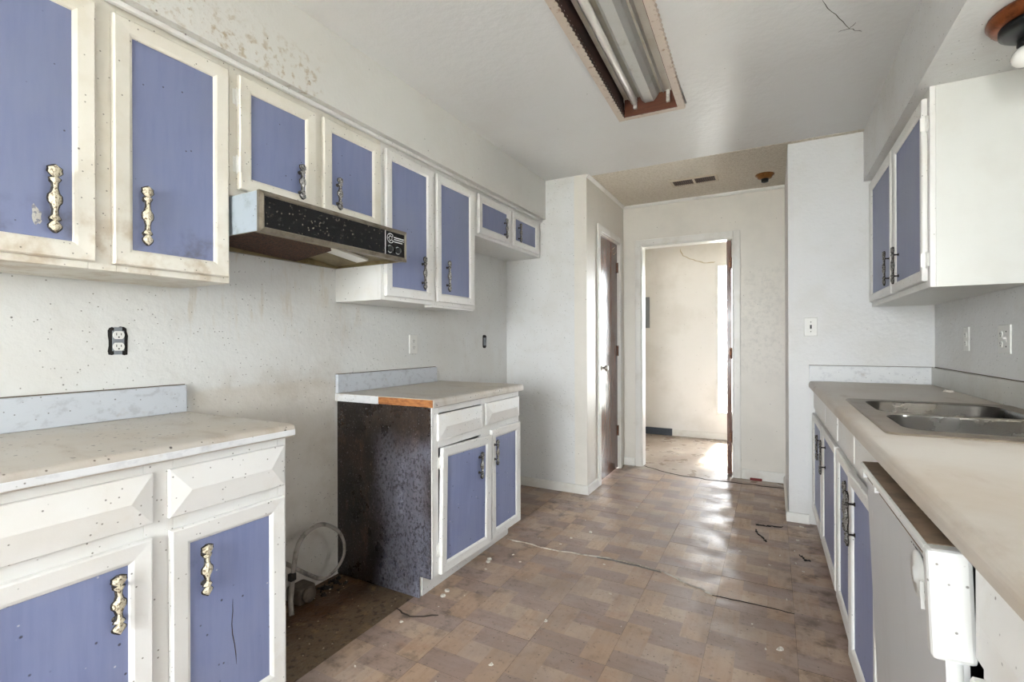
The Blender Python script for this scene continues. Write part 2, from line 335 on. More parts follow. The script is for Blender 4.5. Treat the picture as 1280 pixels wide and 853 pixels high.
# ------------------------------------------------------------------ mesh helpers
class MB:
    def __init__(self):
        self.v = []; self.f = []; self.mi = []; self.sm = []
    def add(self, verts, faces, mi=0, smooth=False):
        o = len(self.v)
        self.v += [tuple(p) for p in verts]
        for f in faces:
            self.f.append(tuple(i + o for i in f)); self.mi.append(mi); self.sm.append(smooth)
        return self
    def box(self, x0, y0, z0, x1, y1, z1, mi=0):
        x0, x1 = min(x0, x1), max(x0, x1); y0, y1 = min(y0, y1), max(y0, y1); z0, z1 = min(z0, z1), max(z0, z1)
        v = [(x0, y0, z0), (x1, y0, z0), (x1, y1, z0), (x0, y1, z0), (x0, y0, z1), (x1, y0, z1), (x1, y1, z1), (x0, y1, z1)]
        return self.add(v, [(0, 3, 2, 1), (4, 5, 6, 7), (0, 1, 5, 4), (1, 2, 6, 5), (2, 3, 7, 6), (3, 0, 4, 7)], mi)
    def rings(self, rings, mi=0, smooth=False, cap0=True, cap1=True, closed=False):
        n = len(rings[0]); v = [p for r in rings for p in r]; f = []
        m = len(rings)
        for i in range(m if closed else m - 1):
            a, b = i * n, ((i + 1) % m) * n
            for j in range(n):
                k = (j + 1) % n
                f.append((a + j, a + k, b + k, b + j))
        if not closed:
            if cap0: f.append(tuple(reversed(range(n))))
            if cap1: f.append(tuple(range((m - 1) * n, m * n)))
        return self.add(v, f, mi, smooth)
    def tube(self, pts, r, seg=10, mi=0, smooth=True, flat=1.0):
        pts = [Vector(p) for p in pts]; rg = []
        rad = r if isinstance(r, (list, tuple)) else [r] * len(pts)
        up = Vector((0, 0, 1))
        prev = None
        for i, p in enumerate(pts):
            d = (pts[min(i + 1, len(pts) - 1)] - pts[max(i - 1, 0)]).normalized()
            a = d.cross(up) if prev is None else prev - d * prev.dot(d)
            if a.length < 1e-4: a = d.cross(Vector((1, 0, 0)))
            a.normalize(); prev = a
            b = d.cross(a)
            rg.append([p + a * math.cos(q) * rad[i] + b * math.sin(q) * rad[i] * flat for q in [2 * math.pi * k / seg for k in range(seg)]])
        return self.rings(rg, mi, smooth)
    def lathe(self, prof, c=(0, 0, 0), axis='Z', seg=24, mi=0, smooth=True):
        rg = []
        for r, h in prof:
            ring = []
            for k in range(seg):
                q = 2 * math.pi * k / seg
                a, b = r * math.cos(q), r * math.sin(q)
                p = {'Z': (a, b, h), 'X': (h, a, b), 'Y': (b, h, a)}[axis]
                ring.append((c[0] + p[0], c[1] + p[1], c[2] + p[2]))
            rg.append(ring)
        return self.rings(rg, mi, smooth)
    def prism(self, poly, axis, a, b, mi=0, smooth=False):
        # poly in the two other axes, extruded from a to b along axis
        def P(u, v, w):
            return {'X': (w, u, v), 'Y': (u, w, v), 'Z': (u, v, w)}[axis]
        return self.rings([[P(u, v, a) for u, v in poly], [P(u, v, b) for u, v in poly]], mi, smooth)

def mesh(name, mb, mats):
    me = bpy.data.meshes.new(name)
    me.from_pydata(mb.v, [], mb.f)
    for m in (mats if isinstance(mats, (list, tuple)) else [mats]): me.materials.append(m)
    me.polygons.foreach_set('material_index', mb.mi)
    me.polygons.foreach_set('use_smooth', mb.sm)
    bm = bmesh.new(); bm.from_mesh(me)
    bmesh.ops.recalc_face_normals(bm, faces=bm.faces)
    bm.to_mesh(me); bm.free()
    me.update()
    return me

def obj(name, mb, mats, parent=None, loc=(0, 0, 0), rot=(0, 0, 0), label=None, cat=None, group=None, kind=None, bevel=0):
    me = mb if isinstance(mb, bpy.types.Mesh) else mesh(name, mb, mats)
    o = bpy.data.objects.new(name, me)
    COL.objects.link(o)
    o.parent = parent
    o.location = loc; o.rotation_euler = rot
    if label: o['label'] = label
    if cat: o['category'] = cat
    if group: o['group'] = group
    if kind: o['kind'] = kind
    if bevel:
        b = o.modifiers.new('bevel', 'BEVEL'); b.width = bevel; b.segments = 2; b.limit_method = 'ANGLE'; b.angle_limit = R(40)
        b.harden_normals = False
    return o

def thing(name, loc, label, cat, rz=0.0, group=None):
    o = bpy.data.objects.new(name, None)
    COL.objects.link(o)
    o.empty_display_size = 0.1
    o.location = loc; o.rotation_euler = (0, 0, rz)
    o['label'] = label; o['category'] = cat
    if group: o['group'] = group
    return o

def struct(name, mb, mats, label=None, parent=None, bevel=0):
    return obj(name, mb, mats, parent, label=label, kind=None if parent else 'structure', bevel=bevel)

def BX(*a): return MB().box(*a)

def wall_open(axis, a0, a1, b0, b1, z0, z1, holes):
    """slab wall: spans a0..a1 along 'axis' (X or Y), b0..b1 thick, holes (h0,h1,hz0,hz1) sorted"""
    mb = MB()
    def bx(p0, p1, q0, q1):
        if p1 - p0 < 1e-5 or q1 - q0 < 1e-5: return
        if axis == 'Y': mb.box(b0, p0, q0, b1, p1, q1)
        else: mb.box(p0, b0, q0, p1, b1, q1)
    cur = a0
    for h0, h1, hz0, hz1 in holes:
        bx(cur, h0, z0, z1); bx(h0, h1, z0, hz0); bx(h0, h1, hz1, z1); cur = h1
    bx(cur, a1, z0, z1)
    return mb

# ------------------------------------------------------------------ key dimensions (metres)
XL, XR = -1.942, 0.818
YP, YB, YE, YF = 3.507, 4.537, 3.605, 6.20      # pantry front, hall back wall, end wall, entry far wall
XP, XQ = -1.246, 0.086
ZC = 2.44
ZS = 2.132
YK = -2.60                                       # wall behind the camera

# ------------------------------------------------------------------ setting
fl = struct('floor', BX(XL, YK, -0.12, XR, 4.37, -0.004), m_subfloor, 'dirty bare subfloor under the vinyl tiles')
struct('floor_entry', BX(-1.9, 4.37, -0.12, 0.9, YF, 0.0), m_floor_entry, 'pale worn vinyl floor through the doorway')
struct('floor_dining', BX(XL + 0.001, YK, -0.0035, XR - 0.001, -0.14, 0.0), m_vin_y, 'brown vinyl floor at the dining end')
struct('ground', BX(-30, -30, -0.5, 30, 30, -0.2), m_ground, 'pale concrete ground outside')

# vinyl tiles: five printed blocks in a pinwheel, shared mesh per size
TS = 0.305
def tile_mesh(w=TS, d=TS, name='tile'):
    g = 0.0004
    mb = MB()
    xs = [g, w / 3, 2 * w / 3, w - g]; ys = [g, d / 3, 2 * d / 3, d - g]
    for (i0, i1, j0, j1, mi) in ((0, 2, 0, 1, 1), (2, 3, 0, 2, 2), (1, 3, 2, 3, 1), (0, 1, 1, 3, 2), (1, 2, 1, 2, 0)):
        mb.add([(xs[i0], ys[j0], 0), (xs[i1], ys[j0], 0), (xs[i1], ys[j1], 0), (xs[i0], ys[j1], 0)], [(0, 1, 2, 3)], mi)
    zb = -0.0036
    o = [(g, g), (w - g, g), (w - g, d - g), (g, d - g)]
    for k in range(4):
        a, b = o[k], o[(k + 1) % 4]
        mb.add([(a[0], a[1], 0), (b[0], b[1], 0), (b[0], b[1], zb), (a[0], a[1], zb)], [(0, 1, 2, 3)], 3)
    return mesh(name, mb, [m_vin_c, m_vin_x, m_vin_y, m_gap])
t_full = tile_mesh()
t_wall = tile_mesh(0.186, TS, 'tile_cut')
def lay(me, x, y):
    obj('tile', me, None, fl, (x, y, random.uniform(-0.0004, 0.0005)), (R(random.uniform(-.06, .06)), R(random.uniform(-.06, .06)), R(random.uniform(-.12, .12))))
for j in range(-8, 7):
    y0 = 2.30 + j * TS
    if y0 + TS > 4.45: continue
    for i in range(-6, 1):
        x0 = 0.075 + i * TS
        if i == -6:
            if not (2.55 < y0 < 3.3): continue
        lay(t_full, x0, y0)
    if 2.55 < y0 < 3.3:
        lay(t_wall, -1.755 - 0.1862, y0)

# walls
struct('wall_left', BX(XL - 0.11, YK, -0.12, XL, YP, ZC), m_wall_left, 'greasy off-white kitchen wall behind the left counters')
struct('wall_soffit_left', BX(XL, YK, ZS, -1.585, YP, ZC), m_soffit, 'grease-stained boxed soffit above the wall cabinets')
struct('wall_pantry', BX(XL - 0.11, YP, -0.12, XP - 0.10, YP + 0.10, ZC), m_wall, 'dirty white front of the pantry closet').location = (0, 0, 0)
struct('wall_pantry_side', wall_open('Y', YP, YB, XP - 0.10, XP, -0.12, ZC, [(3.80, 4.385, -0.12, 2.065)]), m_wall_hall, 'side of the pantry closet with its door')
struct('wall_back', wall_open('X', -1.9, 0.9, YB, YB + 0.115, -0.12, ZC, [(-1.085, -0.295, -0.12, 2.055)]), m_wall_hall, 'warm white hall wall with the open doorway')
struct('wall_end', BX(XQ, YE, -0.12, XR + 0.1, YB, ZC), m_wall_clean, 'white end wall behind the sink counter')
struct('wall_right', wall_open('Y', YK, YE, XR, XR + 0.11, -0.12, ZC, [(1.2, 1.6, 1.35, 1.75)]), m_wall, 'white wall behind the sink counter')
struct('wall_soffit_right', BX(0.486, YK, ZS, XR, YE, ZC), m_wall, 'white boxed soffit above the sink')
struct('wall_behind', wall_open('X', XL - 0.11, XR + 0.11, YK - 0.11, YK, -0.12, ZC, [(-1.30, 0.30, 0.65, 2.05)]), m_wall)
struct('wall_entry_far', wall_open('X', -1.9, 0.9, YF, YF + 0.12, -0.12, ZC, [(-0.60, -0.15, 0.29, 2.08)]), m_wall_far, 'plain white wall of the entry room')
struct('wall_entry_left', BX(-2.0, YB, -0.12, -1.9, YF + 0.12, ZC), m_wall_far)
struct('wall_entry_right', BX(0.9, YB, -0.12, 1.0, YF + 0.12, ZC), m_wall_far)

# ceiling with the recess of the fluorescent fixture
FXC, FYC, FROT = -0.575, 2.125, R(1.8)
FX0, FX1, FY0, FY1 = FXC - 0.172, FXC + 0.172, FYC - 0.605, FYC + 0.602
mb = MB()
mb.box(XL - 0.1, YK - 0.1, ZC, FX0, 3.57, ZC + 0.15); mb.box(FX1, YK - 0.1, ZC, XR + 0.1, 3.57, ZC + 0.15)
mb.box(FX0, YK - 0.1, ZC, FX1, FY0, ZC + 0.15); mb.box(FX0, FY1, ZC, FX1, 3.57, ZC + 0.15)
struct('roof', BX(-2.4, -3.0, ZC + 0.1502, 1.3, YF + 0.5, ZC + 0.25), m_ground, 'unseen roof slab added above the ceiling to keep the sky out')  # unseen slab added to stop sky leaking through the fixture recess
ce = struct('ceiling', mb, m_ceil, 'grey-white semigloss kitchen ceiling')
struct('ceiling_hall', BX(-2.0, 3.57, ZC - 0.003, 1.0, YF + 0.12, ZC + 0.15), m_popcorn, 'yellowed popcorn ceiling of the hall')

def ribbon(name, pts, w, mat, parent, normal, off=0.0006):
    n = Vector(normal); mb = MB(); rg = []
    P = [Vector(p) for p in pts]
    for i, p in enumerate(P):
        d = (P[min(i + 1, len(P) - 1)] - P[max(i - 1, 0)]).normalized()
        s = d.cross(n).normalized() * (w * (0.5 if 0 < i < len(P) - 1 else 0.15) * random.uniform(.7, 1.3))
        rg.append([p - s, p + s, p + s * 0.5 + n * off, p - s * 0.5 + n * off])
    mb.rings(rg)
    return obj(name, mb, mat, parent)
def jit(pts, n, amp, axes=(0, 1, 2)):
    out = []
    for a, b in zip(pts[:-1], pts[1:]):
        for k in range(n):
            t = k / n
            p = [a[i] + (b[i] - a[i]) * t for i in range(3)]
            if k:
                for i in axes: p[i] += random.uniform(-amp, amp)
            out.append(tuple(p))
    return out + [pts[-1]]
ribbon('crack', jit([(0.165, 2.145, ZC), (0.219, 2.265, ZC), (0.278, 2.396, ZC), (0.325, 2.44, ZC)], 4, 0.006, (0, 1)), 0.0022, m_crack, ce, (0, 0, -1))
ribbon('crack', jit([(0.24, 2.40, ZC), (0.278, 2.396, ZC), (0.295, 2.36, ZC)], 3, 0.008, (0, 1)), 0.0025, m_crack, ce, (0, 0, -1))

# torn vinyl ridges across the floor
ribbon('torn_seam', jit([(-1.40, 2.505, 0.0), (-1.10, 2.49, 0), (-0.83, 2.525, 0), (-0.62, 2.53, 0), (-0.49, 2.51, 0), (-0.325, 2.425, 0), (-0.25, 2.385, 0)], 5, 0.008, (0, 1)), 0.010, m_lip, fl, (0, 0, 1), 0.005)
ribbon('torn_seam', jit([(-0.84, 2.51, 0.0), (-0.62, 2.518, 0), (-0.5, 2.50, 0)], 5, 0.005, (0, 1)), 0.009, m_lipdark, fl, (0, 0, 1), 0.004)
ribbon('torn_seam', jit([(-0.25, 2.385, 0.0), (-0.135, 2.391, 0), (-0.02, 2.391, 0), (0.076, 2.387, 0)], 4, 0.003, (0, 1)), 0.004, m_crack, fl, (0, 0, 1), 0.003)
ribbon('torn_seam', jit([(-1.08, 4.57, 0.0), (-0.9, 4.46, 0), (-0.714, 4.385, 0), (-0.454, 4.355, 0), (-0.273, 4.37, 0), (0.086, 4.375, 0)], 6, 0.01, (0, 1)), 0.013, m_crack, fl, (0, 0, 1), 0.003)
ribbon('torn_seam', jit([(-1.45, 1.62, 0.0), (-1.36, 1.60, 0), (-1.26, 1.665, 0)], 4, 0.004, (0, 1)), 0.008, m_crack, fl, (0, 0, 1), 0.003)

# cove trims, baseboards, casings
def cove(name, x0, y0, x1, y1, out, label=None):
    # small ceiling trim along a wall line, out = inward normal
    nx, ny = out; s = 0.022
    mb = MB()
    prof = [(0, 0), (s, 0), (s * 0.9, -s * 0.35), (s * 0.35, -s * 0.9), (0, -s)]
    a = [(x0 + nx * u, y0 + ny * u, ZC - 0.003 + v) for u, v in prof]; b = [(x1 + nx * u, y1 + ny * u, ZC - 0.003 + v) for u, v in prof]
    mb.rings([a, b])
    struct(name, mb, m_trim, label)
cove('trim_1', XP, YB, XQ, YB, (0, -1), 'white cove strip above the doorway')
cove('trim_2', XP, YP, XP, YB - 0.022, (1, 0), 'white cove strip above the pantry door')
struct('trim_3', BX(-1.630, YK, ZS - 0.016, -1.612, YP, ZS), m_white, 'narrow white strip along the cabinet tops', bevel=0.004)

def baseboard(name, x0, y0, x1, y1, h=0.075, mat=None, label=None):
    mb = MB().box(x0, y0, 0, x1, y1, h)
    return struct(name, mb, mat or m_trim, label, bevel=0.004)
baseboard('baseboard_pantry', XL, YP - 0.013, XP + 0.013, YP, 0.07, label='white baseboard along the pantry front')
baseboard('baseboard_pantry_side', XP, YP, XP + 0.013, 3.742, 0.07)
baseboard('baseboard_back_left', XP + 0.0, YB - 0.013, -1.142, YB, 0.075)
baseboard('baseboard_back', -0.238, YB - 0.013, XQ, YB, 0.085, label='white baseboard right of the doorway')
baseboard('baseboard_end', XQ - 0.016, YE - 0.016, 0.20, YE, 0.062, label='white baseboard at the foot of the end wall')
baseboard('baseboard_end_side', XQ - 0.016, YE, XQ, YB - 0.014, 0.062)
baseboard('baseboard_entry', -1.10, YF - 0.016, 0.9, YF, 0.075, label='white baseboard in the entry room')
baseboard('baseboard_entry_dark', -1.9, YF - 0.020, -1.10, YF, 0.085, m_darkbase, 'dark slate baseboard in the entry room')

def casing(name, axis, a0, a1, ztop, face, out, w=0.056, t=0.016, label=None):
    """door casing of three boards round an opening a0..a1, on plane 'face', sticking out by t in direction out"""
    mb = MB()
    f0, f1 = face, face + out * t
    def bx(p0, p1, q0, q1):
        if axis == 'X': mb.box(p0, f0, q0, p1, f1, q1)
        else: mb.box(f0, p0, q0, f1, p1, q1)
    bx(a0 - w, a0, 0, ztop + w); bx(a1, a1 + w, 0, ztop + w); bx(a0, a1, ztop, ztop + w)
    return struct(name, mb, m_trim, label, bevel=0.005)
casing('trim_4', 'X', -1.078, -0.300, 2.05, YB, -1, label='white casing round the open doorway')
casing('trim_5', 'Y', 3.806, 4.378, 2.06, XP, 1, label='white casing round the pantry door')
def jamb(name, axis, a0, a1, ztop, f0, f1, label=None):
    mb = MB(); t = 0.014
    def bx(p0, p1, q0, q1):
        if axis == 'X': mb.box(p0, f0, q0, p1, f1, q1)
        else: mb.box(f0, p0, q0, f1, p1, q1)
    bx(a0, a0 + t, 0, ztop); bx(a1 - t, a1, 0, ztop); bx(a0 + t, a1 - t, ztop - t, ztop)
    m = (f0 + f1) / 2
    return struct(name, mb, m_trim, label)
jamb('trim_6', 'X', -1.085, -0.295, 2.055, YB, YB + 0.115, 'white jamb lining of the open doorway')
jamb('trim_7', 'Y', 3.80, 4.385, 2.065, XP - 0.10, XP, 'white jamb lining of the pantry door')

# pantry door (closed) and the open hall door
def butt_hinge(parent, loc, rz, mat=None):
    mb = MB()
    mb.box(-0.022, -0.003, -0.044, 0.022, 0.0, 0.044)
    mb.lathe([(0.0055, -0.048), (0.0055, 0.048)], (0, -0.006, 0), seg=10)
    for z in (-0.016, 0.016): mb.lathe([(0.0062, z - 0.001), (0.0062, z + 0.001)], (0, -0.006, 0), seg=10)
    return obj('hinge', mb, mat or m_rust, parent, loc, (0, 0, rz), label='rusty brown hinge')
d1 = struct('door_1', BX(XP - 0.050, 3.816, 0.012, XP - 0.014, 4.369, 2.048), m_doorwood, 'glossy brown flush pantry door')
for z in (1.84, 1.08, 0.35): butt_hinge(d1, (XP - 0.0135, 4.372, z), R(90))
mb = MB()
mb.lathe([(0.030, 0.0), (0.030, 0.004), (0.024, 0.008), (0.011, 0.011), (0.010, 0.030), (0.020, 0.036), (0.026, 0.046), (0.026, 0.056), (0.018, 0.062), (0.0, 0.063)], axis='X', seg=20)
obj('door_knob', mb, m_chrome, d1, (XP - 0.014, 3.885, 0.945), label='round metal door knob')
ribbon('scratch', [(XP - 0.0135, 4.21, 1.985), (XP - 0.0135, 4.25, 1.995), (XP - 0.0135, 4.30, 2.02)], 0.008, m_cracklight, d1, (1, 0, 0))
ribbon('scratch', [(XP - 0.0135, 4.23, 1.945), (XP - 0.0135, 4.28, 1.95), (XP - 0.0135, 4.33, 1.975)], 0.008, m_cracklight, d1, (1, 0, 0))
d2 = struct('door_2', BX(-0.356, 4.600, 0.012, -0.318, 5.355, 2.038), m_doorwood, 'brown door swung open into the entry room')
for z in (1.84, 1.06, 0.34): butt_hinge(d2, (-0.314, 4.598, z), R(0))

# sidelight window of the entry room
def window(name, axis, a0, a1, z0, z1, f0, f1, label, fr=0.035, mull=None):
    def bx(mb, p0, p1, q0, q1, g0=f0, g1=f1):
        return mb.box(p0, g0, q0, p1, g1, q1) if axis == 'X' else mb.box(g0, p0, q0, g1, p1, q1)
    mb = MB()
    bx(mb, a0, a0 + fr, z0, z1); bx(mb, a1 - fr, a1, z0, z1); bx(mb, a0 + fr, a1 - fr, z0, z0 + fr); bx(mb, a0 + fr, a1 - fr, z1 - fr, z1)
    m = (f0 + f1) / 2
    cuts = [a0 + fr, a1 - fr]
    if mull is not None:
        bx(mb, mull - 0.02, mull + 0.02, z0 + fr, z1 - fr); cuts = [a0 + fr, mull - 0.02, mull + 0.02, a1 - fr]
    w = struct(name, mb, m_trim, label)
    for k in range(0, len(cuts), 2):
        obj('pane', bx(MB(), cuts[k], cuts[k + 1], z0 + fr, z1 - fr, m - 0.0025, m + 0.0025), m_glass, w)
    return w
window('window_1', 'X', -0.60, -0.15, 0.29, 2.08, YF - 0.012, YF + 0.10, 'narrow tall sidelight window', 0.03)
window('window_3', 'Y', 1.2, 1.6, 1.35, 1.75, XR, XR + 0.1, 'small unseen window added on the sink wall', 0.03)  # out of view, assumed and sized to admit side daylight
window('window_2', 'X', -1.30, 0.30, 0.65, 2.05, YK - 0.09, YK, 'dining end window', 0.05, -0.5)

# porch outside the sidelight
pr = thing('porch_roof', (-1.2, 10.6, 2.0), 'lilac-grey slatted porch roof seen through the sidelight glass', 'porch')
obj('roof_deck', BX(-2.6, -1.2, 0.22, 1.2, 1.6, 0.26), m_eave, pr)
for k in range(7):
    obj('rafter', BX(-0.03, -1.2, 0.10, 0.03, 1.6, 0.22), m_eave, pr, (-2.3 + 0.55 * k, 0, 0))
obj('header_beam', BX(-2.6, 1.45, -0.08, 1.2, 1.56, 0.10), m_eave, pr)
for x in (-2.4, 1.0):
    obj('porch_post', BX(x - 0.05, 1.45, -2.2, x + 0.05, 1.55, -0.08), m_eave, pr)

# ------------------------------------------------------------------ cabinet hardware
def pull_mesh(name, L, front, back):
    """ornate drawer pull: Z along the bar, -Y towards the viewer, door surface at y=0"""
    key = [(0, .02), (.03, .45), (.07, .85), (.11, .95), (.15, .6), (.175, .34), (.2, .8), (.225, .72), (.26, .42), (.34, .34), (.41, .55), (.45, .92), (.5, 1.0), (.55, .92), (.59, .55),
           (.66, .34), (.74, .42), (.775, .72), (.80, .8), (.825, .34), (.85, .7), (.885, 1.05), (.925, .95), (.955, 1.0), (.98, .5), (1, .03)]
    W = 0.0135
    mb = MB()
    for wmul, d0, d1, mi, add in ((1.0, -0.030, -0.021, 0, 0.0), (1.0, -0.024, -0.0185, 1, 0.0032)):
        rg = []
        for t, w in key:
            hw = W * w * wmul + add
            z = (t - 0.5) * (L + add)
            dm = d0 + (d1 - d0) * (0.35 if w < 0.5 else 0.0) if mi == 0 else d0
            rg.append([(-hw, d1, z), (-hw * 0.75, (dm + d1) / 2, z), (-hw * 0.3, dm, z), (hw * 0.3, dm, z), (hw * 0.75, (dm + d1) / 2, z), (hw, d1, z)])
        mb.rings(rg, mi, smooth=False)
    for s in (-1, 1):
        z = s * 0.29 * L
        mb.lathe([(0.0075, 0.0), (0.0075, -0.002), (0.0035, -0.004), (0.0035, -0.02)], (0, 0, z), axis='Y', seg=10, mi=1)
    return mesh(name, mb, [front, back])
PULL = {('long', 'pale'): pull_mesh('pull_long_pale', 0.172, m_handle_pale, m_handle_dark),
        ('short', 'pale'): pull_mesh('pull_short_pale', 0.134, m_handle_pale, m_handle_dark),
        ('long', 'dark'): pull_mesh('pull_long_dark', 0.172, m_handle_silver, m_handle_dark),
        ('short', 'dark'): pull_mesh('pull_short_dark', 0.134, m_handle_silver, m_handle_dark)}
def hinge_mesh():
    mb = MB()
    mb.box(-0.014, -0.0025, -0.026, 0.0, 0.0, 0.026)
    mb.box(0.0, -0.022, -0.026, 0.003, 0.0, 0.026)
    mb.lathe([(0.0042, -0.030), (0.0042, 0.030)], (-0.001, -0.004, 0), seg=8)
    mb.lathe([(0.0015, -0.034), (0.003, -0.030), (0.003, 0.030), (0.0015, 0.034)], (-0.001, -0.004, 0), seg=8)
    return mesh('hinge', mb, m_hinge)
HINGE = hinge_mesh()

def ring_frame(mb, x0, x1, z0, z1, prof, mi=0):
    rg = []
    for ins, y in prof:
        rg.append([(x0 + ins, y, z0 + ins), (x1 - ins, y, z0 + ins), (x1 - ins, y, z1 - ins), (x0 + ins, y, z1 - ins)])
    mb.rings(rg, mi, cap0=False, cap1=False)

FW = 0.048
def door(cab, x0, x1, z0, z1, pull=None, hinge=None, white=None, blue=None, name='door', swing=0.0, sag=0.0, tag=None):
    """panel door in the cabinet frame: X along the run, Y into the wall (front frame plane y=0), Z up.
    pull = (x, zc, size, tone); hinge = 'l'/'r' plus z list"""
    side = hinge[0] if hinge else 'l'
    hx = x0 if side == 'l' else x1
    w = white or m_white
    mb = MB()
    ring_frame(mb, x0 - hx, x1 - hx, 0, z1 - z0, [(0.0, -0.001), (0.0, -0.015), (0.0035, -0.019), (FW - 0.010, -0.0165), (FW - 0.003, -0.013), (FW, -0.009), (FW, -0.001), (0.0, -0.001)])
    o = obj(name, mb, w, cab, (hx, 0, z0), (0, R(sag), R(swing)), label=tag)
    a0, a1 = x0 - hx + FW - 0.001, x1 - hx - FW + 0.001
    obj('panel', BX(a0, -0.0085, FW - 0.001, a1, -0.002, z1 - z0 - FW + 0.001), blue or m_blue, o, label='blue painted panel')
    if pull:
        px, pz, size, tone = pull
        obj('handle', PULL[(size, tone)], None, o, (px - hx, -0.0085 if (x0 + FW < px < x1 - FW) else -0.0165, pz - z0), label='ornate worn metal pull')
    if hinge:
        for hz in hinge[1:]:
            h = obj('hinge', HINGE, None, o, (-0.0005 if side == 'l' else 0.0005, 0, hz - z0))
            if side == 'r': h.rotation_euler = (0, math.pi, 0); h.location.x = 0.0005
    return o

def drawer_front(cab, x0, x1, z0, z1, ins=0.05, name='drawer_front', mat=None):
    mb = MB(); zm = (z0 + z1) / 2
    ring_frame(mb, x0, x1, z0, z1, [(0, -0.001), (0, -0.010), (0.002, -0.012)])
    a = [(x0 + .002, -.012, z0 + .002), (x1 - .002, -.012, z0 + .002), (x1 - .002, -.012, z1 - .002), (x0 + .002, -.012, z1 - .002), (x0 + ins, -.0215, zm), (x1 - ins, -.0215, zm)]
    mb.add(a, [(0, 1, 5, 4), (1, 2, 5), (2, 3, 4, 5), (3, 0, 4)])
    mb.add([(x0, -.001, z0), (x1, -.001, z0), (x1, -.001, z1), (x0, -.001, z1)], [(3, 2, 1, 0)])
    return obj(name, mb, mat or m_white, cab)

def carcass(cab, w, z0, z1, depth, mat, top=True, toe=0.0, name='body', skip_left=False):
    mb = MB(); t = 0.016; y0 = 0.0182
    zb = z0 + toe
    mb.box(0, y0, zb, t, depth, z1); mb.box(w - t, y0, zb, w, depth, z1)
    if toe:
        mb.box(0, 0.075, z0, t, depth, zb); mb.box(w - t, 0.075, z0, w, depth, zb)
    mb.box(t, y0, zb, w - t, depth, zb + t); mb.box(t, depth - 0.006, zb + t, w - t, depth, z1)
    if top: mb.box(t, y0, z1 - t, w - t, depth - 0.006, z1)
    return obj(name, mb, mat, cab)

def face_frame(cab, w, z0, z1, stiles, rails, mat):
    """stiles: list of (x0,x1); rails: list of (z0,z1)"""
    mb = MB()
    for a, b in stiles: mb.box(a, 0, z0, b, 0.018, z1)
    st = sorted(stiles)
    for a, b in rails:
        for s0, s1 in zip(st[:-1], st[1:]):
            mb.box(s0[1], 0, a, s1[0], 0.018, b)
    return obj('face_frame', mb, mat, cab, bevel=0.0015)

# ------------------------------------------------------------------ left wall cabinets (local X = world +y, local Y = world -x)
XF = -1.637
DEP = XF - XL - 0.001
def left_cab(name, y0, label, cat='cabinet', z=0.0):
    return thing(name, (XF, y0, z), label, cat, R(90))
ZU = 1.369
# cabinet A
y0 = -0.11
c = left_cab('wall_cabinet', y0, 'white wall cabinet with blue doors and grease-stained corners left of the range hood')
W = 0.999 - y0
carcass(c, W, ZU, 2.131, DEP, m_white_grease)
L = lambda y: y - y0
face_frame(c, W, ZU, 2.131, [(0, .045), (L(.255), L(.299)), (L(.61), L(.675)), (W - .03, W)], [(ZU, 1.40), (2.085, 2.131)], m_white_grease)
door(c, L(-.065), L(.257), 1.388, 2.094, None, None, m_white_grease, m_blue_up)
dA = door(c, L(.297), L(.622), 1.388, 2.094, (L(.533), 1.535, 'long', 'pale'), None, m_white_grease, m_blue_up, tag='white framed door with chipped paint by its pull')
door(c, L(.663), L(.988), 1.388, 2.094, (L(.741), 1.538, 'long', 'pale'), None, m_white_grease, m_blue_up)
# chipped paint spot beside the first pull
mb = MB()
pts = []
for k in range(16):
    q = 2 * math.pi * k / 16; rr = random.uniform(.55, 1.3)
    pts.append((0.010 * rr * math.cos(q), 0.027 * rr * math.sin(q)))
mb.prism(pts, 'Y', 0, -0.0004)
obj('paint_chip_spot', mb, m_chipspot, dA, (L(.503) - L(.297), -0.0085, 1.487 - 1.388), label='bare pale spot where the blue paint is chipped away')
# cabinet above the hood
y0 = 0.9995
c = left_cab('wall_cabinet', y0, 'short white cabinet with two small blue doors directly above the black range hood')
W = 1.7255 - y0
carcass(c, W, 1.672, 2.131, DEP, m_white_grease)
face_frame(c, W, 1.672, 2.131, [(0, .045), (L(1.335), L(1.395)), (W - .03, W)], [(1.672, 1.71), (2.085, 2.131)], m_white_grease)
door(c, L(1.026), L(1.346), 1.698, 2.094, (L(1.272), 1.791, 'short', 'dark'), ('l', 2.018, 1.784), m_white_grease, m_blue_up)
door(c, L(1.383), L(1.710), 1.698, 2.094, (L(1.458), 1.794, 'short', 'dark'), None, m_white_grease, m_blue_up)
# cabinet B
y0 = 1.726
c = left_cab('wall_cabinet', y0, 'tall white wall cabinet with two narrow blue doors right of the range hood')
W = 2.5505 - y0
carcass(c, W, ZU, 2.131, DEP, m_white)
face_frame(c, W, ZU, 2.131, [(0, .03), (L(2.095), L(2.155)), (W - .045, W)], [(ZU, 1.40), (2.085, 2.131)], m_white)
door(c, L(1.746), L(2.107), 1.388, 2.094, (L(2.025), 1.528, 'long', 'dark'), ('l', 2.035, 1.468), None, m_blue_up)
door(c, L(2.142), L(2.518), 1.388, 2.094, (L(2.243), 1.537, 'long', 'dark'), None, None, m_blue_up)
obj('loose_bottom_strip', BX(L(2.12), 0.004, ZU - 0.012, L(2.535), 0.055, ZU - 0.001), m_white, c, label='loose strip hanging under the cabinet')
